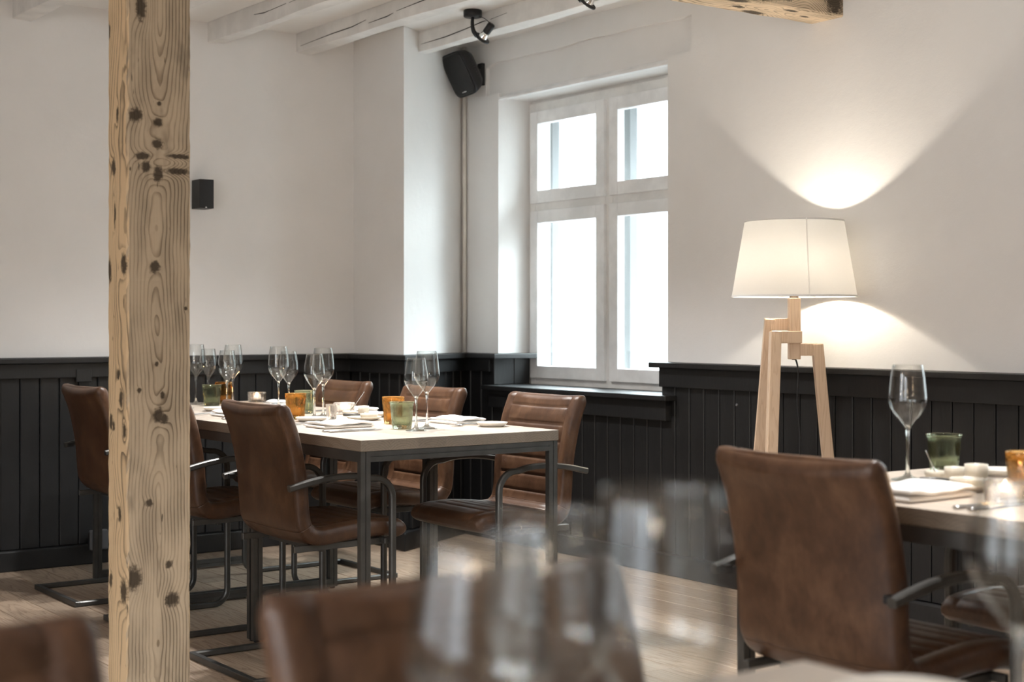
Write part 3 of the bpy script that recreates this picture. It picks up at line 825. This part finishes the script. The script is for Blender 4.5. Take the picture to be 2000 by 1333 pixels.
for (am, x, y, lab) in (
        (0, 2.743, 4.452, 'green-grey tumbler beside the wine glasses at the near end of the long table'),
        (1, 2.852, 4.690, 'amber tumbler behind the green one at the near end of the long table'),
        (1, 2.686, 5.140, 'amber faceted tumbler in front, at the middle of the long table'),
        (0, 2.88, 5.43, 'green-grey tumbler rim showing behind the amber one mid table'),
        (0, 2.803, 6.165, 'dark green-grey tumbler next to the post at the far end of the table'),
        (1, 2.925, 6.30, 'amber tumbler behind the dark green one near the post'),
        (0, 3.045, 2.370, 'green-grey tumbler on the right table behind the white cups'),
        (1, 2.724, 1.910, 'amber tumbler at the right edge of the picture')):
    if am: place(TA, ua, (x, y, TABLE_H), random.random(), lab)
    else: place(TG, ug, (x, y, TABLE_H), random.random(), lab)

def candle_proto():
    root = empty('tealight_holder', label='c', cat='candle', group='pressed glass tealight holders')
    rf = lambda a, r, z: r * (1 - .06 * (.5 + .5 * math.cos(16 * a)) if .006 < z < .032 and r > .03 else 1) if False else r * (1 - (.05 * (.5 + .5 * math.cos(16 * a)) if r > .034 and .006 < z < .034 else 0))
    out = [(0, 0), (.036, 0), (.040, .003), (.042, .012), (.043, .030), (.0435, .036), (.044, .046), (.042, .048), (.0385, .046), (.037, .014), (.034, .011), (0, .010)]
    MB().lathe(out, 96, rf=rf).build('glass_cup', 'clear', root)
    MB().lathe([(0, .0105), (.018, .0105), (.018, .026), (.006, .0255), (0, .025)], 24).build('wax', 'wax', root)
    MB().lathe([(0, .027), (.0028, .029), (.004, .034), (.0025, .041), (0, .047)], 12).build('flame', 'flame', root)
    return root
CP = candle_proto(); uc = []
for x, y, lab in ((2.985, 5.29, 'lit clear glass tealight holder beside the stoneware saucer on the long table'),
                  (3.105, 6.33, 'lit clear glass tealight holder at the far end, above the near chair back'),
                  (2.634, 1.896, 'glowing tealight holder on the right table beside the amber tumbler')):
    place(CP, uc, (x, y, TABLE_H), 0, lab)
    lamp('tealight_glow', 'POINT', (x, y, TABLE_H + .06), .35, (1, .6, .28), shadow_soft_size=.01)
sg = MB().lathe([(0, 0), (.017, 0), (.019, .004), (.021, .050), (.022, .058), (.0205, .058), (.0185, .012), (0, .010)], 40, rf=lambda a, r, z: r * (1 - .05 * (.5 + .5 * math.cos(10 * a)) if r > .016 and .004 < z < .05 else 1)).build('shot_glass', 'clear', loc=(2.795, 5.055, TABLE_H))
tag(sg, 'small clear faceted glass left of the stoneware saucer on the long table', 'glass')

# plates, dishes
def plate_mesh(name, r, h, mat, loc, label, group='small stoneware plates', tilt=0, cat='plate'):
    o = MB().lathe([(0, 0), (r * .68, 0), (r * .74, .001), (r * .92, h * .55), (r, h), (r * .985, h + .001), (r * .90, h * .62 + .002), (r * .72, .005), (0, .0045)], 40).build(name, mat, loc=loc)
    o.rotation_euler = (tilt, 0, random.random())
    return tag(o, label, cat, group)
plate_mesh('side_plate', .056, .015, 'ceramic_pale', (3.066, 4.360, TABLE_H), 'small pale plate at the near right corner of the long table')
plate_mesh('side_plate', .060, .015, 'ceramic_pale', (2.672, 4.985, TABLE_H), 'small pale plate behind the white napkin on the long table, left of the saucer')
plate_mesh('saucer_plate', .067, .013, 'ceramic', (2.870, 4.932, TABLE_H), 'stoneware saucer carrying a butter dish at the middle of the long table')
plate_mesh('side_plate', .058, .016, 'ceramic_pale', (3.020, 5.075, TABLE_H), 'small pale plate just right of the beige cup on the long table')
plate_mesh('side_plate', .058, .016, 'ceramic_pale', (2.985, 5.80, TABLE_H), 'small pale plate under the napkin at the far half of the long table')
plate_mesh('side_plate', .058, .016, 'ceramic_pale', (2.66, 5.80, TABLE_H), 'small pale plate hidden behind the post on the long table')
plate_mesh('saucer_plate', .080, .015, 'ceramic', (2.762, 2.100, TABLE_H), 'round stoneware saucer with a butter dish on the right table')
plate_mesh('side_plate', .075, .015, 'ceramic_pale', (1.150, .938, TABLE_H), 'pale plate rim on the foreground table at the bottom right')
plate_mesh('side_plate', .060, .016, 'ceramic_pale', (3.09, 2.235, TABLE_H), 'white plate behind the cup on the right table')
def dish(name, r, h, mat, loc, label, cat, square=False, group=None):
    rf = (lambda a, rr, z: rr * (1 + .10 * abs(math.sin(2 * a)) ** 3)) if square else None
    o = MB().lathe([(0, 0), (r * .8, 0), (r * .92, .003), (r, h * .6), (r, h), (r * .92, h + .0005), (r * .88, h * .5), (r * .7, .005), (0, .0045)], 36, rf=rf).build(name, mat, loc=loc)
    return tag(o, label, cat, group)
dish('butter_dish', .034, .019, 'ceramic', (2.885, 4.922, TABLE_H + .0055), 'low stoneware butter dish on the saucer of the long table', 'dish')
dish('cup', .0205, .041, 'ceramic', (2.985, 5.135, TABLE_H), 'little square-sided beige cup behind the butter dish on the long table', 'cup', True)
dish('salt_bowl', .027, .020, 'ceramic', (2.955, 5.195, TABLE_H), 'small stoneware bowl holding a spoon on the long table', 'bowl')
dish('butter_dish', .038, .020, 'ceramic', (2.770, 2.094, TABLE_H + .0055), 'low stoneware butter dish on the saucer of the right table', 'dish')
dish('cup', .024, .050, 'ceramic', (2.845, 2.125, TABLE_H), 'little square-sided beige cup on the right table', 'cup', True)
dish('salt_bowl', .024, .034, 'ceramic', (2.885, 2.215, TABLE_H), 'small round beige bowl left of the cup on the right table', 'bowl')
dish('salt_bowl', .026, .018, 'ceramic', (2.905, 2.285, TABLE_H), 'lowest beige bowl with a spoon, below the green tumbler on the right table', 'bowl')

# cutlery: lofted strips lying along +X
def strip_loft(m, st):  # (x, half width, half thickness, z, y)
    rings = []
    for (x, w_, t_, z, y) in st:
        rings.append([Vector((x, y + w_ * a, z + t_ * b)) for a, b in ((1, 0), (.8, .9), (0, 1), (-.8, .9), (-1, 0), (-.8, -.9), (0, -1), (.8, -.9))])
    return m.loft(rings, True)
def fork_obj():
    m = MB()
    strip_loft(m, [(0, .006, .0018, .003, 0), (.01, .0095, .002, .0032, 0), (.06, .0075, .0018, .004, 0), (.115, .0032, .0022, .007, 0), (.135, .0045, .002, .0065, 0), (.148, .012, .0015, .0045, 0), (.158, .0125, .0013, .004, 0)])
    for k in range(4):
        y = -.0098 + k * .0065
        strip_loft(m, [(.156, .002, .0012, .004, y), (.175, .0017, .0012, .0055, y), (.195, .0013, .001, .011, y)])
    return m
def knife_obj():
    m = MB()
    strip_loft(m, [(0, .006, .0025, .0035, 0), (.006, .0085, .0032, .0038, 0), (.07, .0078, .003, .0036, 0), (.11, .0072, .0028, .0034, 0), (.118, .009, .0012, .003, .001), (.17, .0098, .001, .003, .002), (.205, .007, .0008, .003, .004), (.218, .001, .0006, .003, .007)])
    return m
fk = fork_obj().build('fork', 'chrome'); kn_ = knife_obj().build('knife', 'chrome')
uf, uk = [], []
def cut(kind, x, y, rz, lab, z=TABLE_H, pitch=0):
    src, u = (fk, uf) if kind == 'fork' else (kn_, uk)
    o = src if not u else src.copy()
    if u: COL.objects.link(o)
    u.append(1); o.location = (x, y, z); o.rotation_euler = (0, pitch, rz)
    tag(o, lab, kind, 'forks on the tables' if kind == 'fork' else 'knives on the tables')
# left side settings (facing +X), one per chair on the left
cut('knife', 2.437, 4.468, .0, 'knife nearer the napkin on the near left place of the long table')
cut('knife', 2.443, 4.437, .0, 'knife nearer the table end on the near left place of the long table')
cut('fork', 2.425, 4.775, .10, 'first fork on the near left place, left of the napkin')
cut('fork', 2.430, 4.820, .12, 'second fork on the near left place, tines by the small plate')
for k, y in enumerate((5.245, 5.275)): cut('knife', 2.44, y, 0, ('right', 'left')[k] + ' knife of the place right behind the near chair back on the long table')
for k, y in enumerate((5.575, 5.615)): cut('fork', 2.43, y, .05, ('right', 'left')[k] + ' fork next to the right edge of the post on the long table')
for k, y in enumerate((6.02, 6.05)): cut('knife', 2.44, y, 0, ('near', 'far') [k] + ' knife at the post edge, far left place of the long table')
cut('fork', 3.130, 4.440, PI + .03, 'front fork behind the small plate at the near right corner')
cut('fork', 3.138, 4.470, PI + .05, 'rear fork between small plate and napkin at the near right corner')
for k, y in enumerate((4.735, 4.765)): cut('knife', 3.11, y, PI, ('front', 'rear')[k] + ' knife behind the napkin on the near right place of the long table')
for k, y in enumerate((5.505, 5.535)): cut('knife', 3.11, y, PI, ('front', 'rear')[k] + ' knife in front of the chair in the middle of the window side')
for k, y in enumerate((1.885, 1.850)): cut('knife', 2.455, y, 0, ('left', 'right')[k] + ' knife beside the napkin on the right table')
# forks over the far napkin
for k, y in enumerate((5.80, 5.83)): cut('fork', 3.09, y, PI, ('front', 'rear')[k] + ' fork on the small plate by the far napkin', TABLE_H + .017)
# butter knives with dark blades and spoons
def butter_knife(x, y, z, rz, lab):
    m = MB(); strip_loft(m, [(0, .006, .003, .004, 0), (.005, .011, .0045, .005, 0), (.04, .012, .0045, .005, 0), (.062, .009, .003, .004, 0), (.066, .005, .002, .004, 0), (.10, .005, .0015, .004, 0), (.112, .002, .001, .004, 0)])
    o = m.build('butter_knife', 'metal', loc=(x, y, z)); o.rotation_euler = (0, 0, rz)
    tag(o, lab, 'knife')
butter_knife(2.802, 4.975, TABLE_H + .0165, -.62, 'stubby dark butter knife resting on the saucer of the long table')
butter_knife(2.688, 2.16, TABLE_H + .0175, -.62, 'stubby dark butter knife resting on the saucer of the right table')
def spoon(x, y, z, rz, pitch, lab, sc=1):
    m = MB(); strip_loft(m, [(0, .003, .002, 0, 0), (.012, .0095, .003, 0, 0), (.026, .009, .003, 0, 0), (.036, .003, .0018, 0, 0), (.07, .0018, .0014, 0, 0), (.095, .004, .0014, 0, 0), (.105, .0035, .0012, 0, 0)])
    o = m.build('spoon', 'chrome', loc=(x, y, z)); o.rotation_euler = (0, pitch, rz); o.scale = (sc,) * 3
    tag(o, lab, 'spoon')
spoon(2.951, 5.192, TABLE_H + .010, -.55, -.95, 'small steel spoon standing in the stoneware bowl on the long table')
spoon(2.905, 2.283, TABLE_H + .008, PI - .6, -1.15, 'small steel spoon standing in the low bowl on the right table', .62)

# napkins
def napkin(x, y, rz, lx, ly, h, lab, z=TABLE_H, seed=1):
    rnd = random.Random(seed); m = MB(); n = 26
    for (k, sx, sy, z0, z1, dx) in ((0, 1, 1, .0, h * .52, 0), (1, .97, .985, h * .5, h, .004)):
        rings = []
        for i in range(n + 1):
            t = i / n; px = (t - .5) * lx * sx + dx
            ed = min(1, min(t, 1 - t) / .05) ** .5
            wob = .0022 * math.sin(t * 7 + seed + k * 2) + .0012 * math.sin(t * 17 + seed)
            hw = ly / 2 * sy * (.985 + .015 * ed); zm = (z0 + z1) / 2 + (wob if k else 0); hh = (z1 - z0) / 2 * (.35 + .65 * ed)
            pts = []
            for a in range(16):
                an = 2 * PI * a / 16; c_, s_ = math.cos(an), math.sin(an)
                uy = math.copysign(abs(c_) ** .28, c_); uz = math.copysign(abs(s_) ** .7, s_)
                w2 = (.0016 * math.sin(uy * 4 + seed + t * 3)) if (k and s_ > 0) else 0
                zz = max(.0003, zm + hh * uz + w2)
                pts.append(Vector((px, hw * uy + .002 * math.sin(t * 5 + seed) * (uy), zz)))
            rings.append(pts)
        m.loft(rings, True)
    o = m.build('napkin', 'linen', loc=(x, y, z)); o.rotation_euler = (0, 0, rz)
    tag(o, lab, 'napkin', 'folded white napkins')
napkin(2.605, 4.655, .0, .205, .155, .022, 'folded white napkin at the near left place of the long table', seed=1)
napkin(3.060, 4.580, .0, .135, .185, .024, 'folded white napkin before the near right chair of the long table', seed=2)
napkin(3.080, 5.36, .0, .12, .16, .024, 'folded white napkin partly hidden by the beige cup on the long table', seed=3)
napkin(3.075, 5.97, .0, .13, .185, .024, 'folded white napkin at the far half of the long table, left of the amber tumbler', seed=4)
napkin(2.60, 5.45, .0, .2, .15, .022, 'folded white napkin hidden behind the near chair back on the long table', seed=5)
napkin(2.562, 2.075, .0, .225, .165, .026, 'folded white napkin on the right table beside the large chair back', seed=6)

# ------------------------------------------------------------------ floor lamp
LX, LY = 4.317, 4.077
lampo = empty('floor_lamp', (LX, LY, 0), 0, 'tripod floor lamp of pale wood with a white drum shade by the wall', 'lamp')
dirs = {1: Vector((-.62, .785, 0)), 2: Vector((-.835, .55, 0)), 3: Vector((.80, -.60, 0))}
U = Vector((.8102, -.5861, 0)); Vv = Vector((.5861, .8102, 0))
def lp(u, v, z): return tuple(U * u + Vv * v + Vector((0, 0, z)))
MB().bar(lp(0, 0, 1.005), lp(0, 0, 1.245), .044, .044, (U.x, U.y, 0)).build('lamp_post', 'beech', lampo, .002, 1)
def lamp_leg(a_in, a_out, foot, z, wth, name):
    # horizontal arm then a splayed leg, mitred
    m = MB(); m.bar(a_in, a_out, .036, .048); m.build('lamp_arm', 'beech', lampo, .002, 1)
    a = Vector(a_out); f = Vector(foot)
    MB().bar(a + Vector((0, 0, .022)), f, .040, .042, (a - Vector(a_in)).normalized()).build('leg', 'beech', lampo, .002, 1)
lamp_leg(lp(.022, .030, 1.142), lp(-.088, .040, 1.142), lp(-.162, .16, 0.0), 1.142, .04, 'a')
lamp_leg(lp(.022, -.028, 1.092), lp(-.080, -.036, 1.092), lp(-.138, -.16, 0.0), 1.092, .04, 'b')
lamp_leg(lp(-.016, .0, 1.043), lp(.090, .0, 1.043), lp(.196, .02, 0.0), 1.043, .04, 'c')
sh = MB(); zb, zt_ = 1.250, 1.548; rb_, rt_ = .243, .192
sh.lathe([(rb_, zb), (rt_, zt_), (rt_ - .0012, zt_), (rb_ - .0012, zb), (rb_, zb)], 72); so_ = sh.build('lamp_shade', 'shade', lampo)
MB().lathe([(rb_ + .0012, zb - .001), (rb_ + .0006, zb + .006), (rb_ - .002, zb + .006), (rb_ - .002, zb - .001), (rb_ + .0012, zb - .001)], 72).build('shade_rim', 'linen', so_)
MB().lathe([(rt_ + .001, zt_ + .001), (rt_ + .002, zt_ - .005), (rt_ - .002, zt_ - .005), (rt_ - .002, zt_ + .001), (rt_ + .001, zt_ + .001)], 72).build('shade_rim', 'linen', so_)
ang = math.atan2(-Vv.y * .98 + U.y * .05, -Vv.x * .98 + U.x * .05)
MB().bar((math.cos(ang) * (rb_ + .0005), math.sin(ang) * (rb_ + .0005), zb), (math.cos(ang) * (rt_ + .0005), math.sin(ang) * (rt_ + .0005), zt_), .005, .0012, (math.cos(ang), math.sin(ang), 0)).build('shade_seam', 'shade', so_)
sp_ = MB()
for k in range(3):
    a = 2 * PI * k / 3 + .4; sp_.tube([(.016 * math.cos(a), .016 * math.sin(a), 1.262), (rb_ * .985 * math.cos(a), rb_ * .985 * math.sin(a), 1.256)], .002, 6)
sp_.build('shade_spider', 'chrome', lampo)
MB().lathe([(0, 1.243), (.018, 1.243), (.018, 1.30), (.014, 1.31), (0, 1.31)], 20).build('bulb_socket', 'chrome', lampo)
MB().lathe([(0, 1.31), (.013, 1.312), (.020, 1.335), (.022, 1.355), (.016, 1.375), (0, 1.382)], 20).build('bulb', 'bulb', lampo)
cord = catmull([lp(.0, .01, 1.02), lp(.012, .0, .985), lp(.016, .0, .93), lp(.012, .0, .84), lp(.022, .0, .72), lp(.022, .0, .60), lp(.010, .02, .35), lp(.02, .05, .05), lp(.05, .16, .006)], 6)
MB().tube(cord, .0035, 8).build('power_cord', 'black', lampo)
MB().lathe([(0, 0), (.009, 0), (.009, .018), (0, .018)], 12, lp(0, .0, 1.002)).build('cord_grip', 'black', lampo)
lamp('floor_lamp_bulb', 'POINT', (LX, LY, 1.372), 23, (1.0, .90, .75), shadow_soft_size=.024)

# ------------------------------------------------------------------ loudspeaker, spots, sconce, pipe, socket
spk = empty('loudspeaker', (4.452, 6.60, 2.49), 0, 'black loudspeaker tilted down on the wall beside the window', 'loudspeaker')
body = MB(); rings = []
for (d_, w_, h_) in ((-.085, .055, .075), (-.08, .065, .095), (-.03, .085, .118), (.03, .094, .130), (.05, .095, .131), (.056, .092, .128)):
    ring = []
    for a in range(28):
        an = 2 * PI * a / 28; c_, s_ = math.cos(an), math.sin(an)
        ring.append(Vector((-d_ if False else d_, w_ * math.copysign(abs(c_) ** .38, c_), h_ * math.copysign(abs(s_) ** .38, s_))))
    rings.append(ring)
rot = Matrix.Rotation(R(180 + 10), 4, 'Z') @ Matrix.Rotation(R(26), 4, 'Y') @ Matrix.Rotation(R(8), 4, 'X') @ Matrix.Diagonal((.72, .93, .94, 1))
body.loft(rings, True); body.v = [tuple(rot @ Vector(p)) for p in body.v]; body.build('cabinet', 'blackcoat', spk)
gr = MB(); rings = []
for (d_, k_) in ((.056, .95), (.062, .94), (.066, .88), (.068, .5), (.0685, .02)):
    rings.append([Vector((d_, .092 * k_ * math.copysign(abs(math.cos(2 * PI * a / 28)) ** .38, math.cos(2 * PI * a / 28)), .128 * k_ * math.copysign(abs(math.sin(2 * PI * a / 28)) ** .38, math.sin(2 * PI * a / 28)))) for a in range(28)])
gr.loft(rings, True); gr.v = [tuple(rot @ Vector(p)) for p in gr.v]; gr.build('front_grille', 'black', spk)
lg = MB().box((.0675, -.006, -.104), (.0695, .016, -.099)).box((.0675, -.020, -.1035), (.069, -.009, -.0995)); lg.v = [tuple(rot @ Vector(p)) for p in lg.v]; lg.build('maker_badge', 'mark', spk)
for k in range(14):
    z = -.10 + .2 * k / 13
    h = MB().lathe([(0, 0), (.003, 0), (.003, .002), (0, .002)], 8)
    T_ = rot @ Matrix.Translation((-.028 + .010 * math.cos(z * 14), .087 - .012 * (z / .1) ** 2, z)) @ Matrix.Rotation(R(-90), 4, 'X')
    h.v = [tuple(T_ @ Vector(p)) for p in h.v]; h.build('vent_hole', 'socket', spk)
MB().box((.055, -.02, -.045), (.128, .02, .025)).box((.105, -.022, -.06), (.128, .022, .06)).build('wall_bracket', 'black', spk, .003, 1)

def spot(loc, lab, aim):
    s = empty('spot_light', loc, 0, lab, 'spot light', 'black ceiling spot lights')
    MB().lathe([(0, 0), (.043, 0), (.045, -.003), (.045, -.030), (.041, -.034), (0, -.034)], 32).build('ceiling_rose', 'blackcoat', s)
    # flat curved arm that ends in a ring round the lamp
    rt = Matrix.Rotation(aim, 4, 'Z')
    arm = catmull([(0, 0, -.03), (-.002, 0, -.065), (.004, 0, -.10), (.022, 0, -.125)], 5)
    a = MB().tube(arm, [.0075 + .0045 * (i / (len(arm) - 1)) for i in range(len(arm))], 10); a.v = [tuple(rt @ Vector(p)) for p in a.v]; a.build('arm', 'blackcoat', s)
    hd = rt @ Matrix.Translation((.050, -.012, -.140)) @ Matrix.Rotation(R(20), 4, 'X') @ Matrix.Rotation(R(40), 4, 'Y')
    r_ = MB().lathe([(.024, -.004), (.040, -.004), (.042, 0), (.040, .005), (.024, .005), (.024, -.004)], 28); r_.v = [tuple(hd @ Vector(p)) for p in r_.v]; r_.build('lamp_ring', 'blackcoat', s)
    b_ = MB().lathe([(0, -.001), (.010, -.004), (.0235, -.002), (.024, .004), (.018, .030), (.012, .040), (0, .041)], 24); b_.v = [tuple(hd @ Vector(p)) for p in b_.v]; b_.build('reflector_bulb', 'lens', s)
    h_ = MB().lathe([(0, .034), (.018, .034), (.019, .040), (.019, .080), (.016, .086), (0, .086)], 24); h_.v = [tuple(hd @ Vector(p)) for p in h_.v]; h_.build('lamp_holder', 'blackcoat', s)
    top = hd @ Vector((0, 0, .084)); b0 = Vector((.012, 0, -.030)); b0 = rt @ b0
    MB().tube(catmull([tuple(b0), tuple((b0 + top) / 2 + Vector((0, 0, .012))), tuple(top)], 6), .0018, 6).build('flex', 'black', s)
    return s
spot((4.055, 5.93, ZC), 'black ceiling spot light left, above the loudspeaker', R(-50))
spot((3.975, 5.02, ZC), 'black ceiling spot light cut off by the top edge of the picture', R(-50))

# unseen spots added above the picture to brighten the tables
for k, (x, y, lab) in enumerate(((2.86, 4.75, 'added ceiling fill spot over the near end of the long table'), (2.86, 5.35, 'added ceiling fill spot over the far end of the long table'), (2.86, 2.15, 'added ceiling fill spot over the right table'))):
    spot((x, y, ZC), lab, R(-50))
    lamp('fill_beam', 'SPOT', (x, y, 2.47), 150, (1, .985, .97), (0, 0, 0), spot_size=R(120), spot_blend=1.0, shadow_soft_size=.06)

sc_ = empty('wall_sconce', (3.089, YB, 1.787), 0, 'black box shaped wall lamp on the back wall beside the post', 'wall lamp')
MB().box((-.038, -.098, -.071), (.038, 0, .073)).build('lamp_box', 'blackcoat', sc_, .003, 2)
MB().box((-.010, -.103, -.070), (-.002, -.097, -.064)).build('lock_screw', 'chrome', sc_)
pipe = struct(MB().tube([(4.562, 6.752, .985), (4.562, 6.752, ZC)], .011, 12).build('trim_10', 'pipe'))
sk = empty('wall_socket', (2.545, YB - .062, .114), 0, 'dark grey double socket above the skirting left of the post', 'socket')
for dx in (-.028, .026): MB().box((dx - .018, -.034, -.045), (dx + .018, 0, .05)).build('socket_cover', 'socket', sk, .012, 3)
MB().box((-.046, -.020, -.05), (.05, 0, .04)).build('back_box', 'dark', sk, .002, 1)

# ------------------------------------------------------------------ warm pendants added out of frame to fill the room and glint in the glasses
def pendant(x, y, z, lab, e):
    p = empty('added_pendant', (x, y, z), 0, lab, 'lamp', 'added pendant lamps behind the camera')
    MB().lathe([(0, 0), (.09, 0), (.09, .025), (0, .025)], 24, (0, 0, ZC - z - .025)).build('ceiling_plate', 'black', p)
    for k in range(5):
        a = 2 * PI * k / 5; q = Vector((.10 * math.cos(a), .10 * math.sin(a), -.22 + .115 * k))
        MB().tube([(q.x, q.y, q.z + .02), (q.x * .6, q.y * .6, ZC - z)], .003, 6).build('cable', 'black', p)
        MB().lathe([(0, .06), (.02, .06), (.022, .02), (.015, .01), (0, .01)], 14, q).build('lamp_holder', 'black', p)
        MB().lathe([(0, .012), (.015, 0), (.028, -.022), (.030, -.035), (.022, -.055), (0, -.062)], 14, q).build('bulb', 'pendant', p)
    lamp('pendant_fill', 'POINT', (x, y, z - .36), e, WARM, shadow_soft_size=.05)
for k, (x, y, z) in enumerate(((-1.2, 2.4, 1.85), (-1.7, .9, 1.85), (-1.2, -.8, 1.8), (1.6, -1.6, 1.8))):
    pendant(x, y, z, ('added cluster of warm pendant bulbs left of the camera, farthest into the room', 'added cluster of warm pendant bulbs by the left wall', 'added cluster of warm pendant bulbs behind the camera on the left', 'added cluster of warm pendant bulbs behind the camera on the right')[k], (6, 4, 4, 3)[k])

# ------------------------------------------------------------------ pale trees beyond the glass
def tree(x, y, h, r, n, lab, seed):
    rnd = random.Random(seed); t = empty('garden_tree', (x, y, -.5), 0, lab, 'tree', 'trees outside the window')
    MB().tube([(0, 0, 0), (.05, 0, h * .3), (0, .05, h * .55), (0, 0, h * .75)], [.11, .08, .06, .03], 8).build('trunk', 'bark', t)
    m = MB()
    for k in range(n):
        d = Vector((rnd.gauss(0, 1), rnd.gauss(0, 1), rnd.gauss(0, 1))); d = d.normalized() * r * rnd.random() ** .4
        c = Vector((d.x, d.y, h * .62 + d.z * 1.15)); a = Vector((rnd.uniform(-1, 1), rnd.uniform(-1, 1), rnd.uniform(-1, 1))).normalized(); b = a.orthogonal().normalized(); s_ = rnd.uniform(.05, .11)
        m.add([c - a * s_, c + b * s_ * .5, c + a * s_, c - b * s_ * .5], [(0, 1, 2, 3)])
    f = m.build('foliage', 'leaf', t); f['kind'] = 'stuff'
tree(9.6, 8.9, 4.2, 1.1, 900, 'pale leafy tree outside, seen through the left panes', 2)
tree(9.0, 6.3, 4.4, 1.0, 700, 'pale leafy tree outside, seen through the right panes', 5)
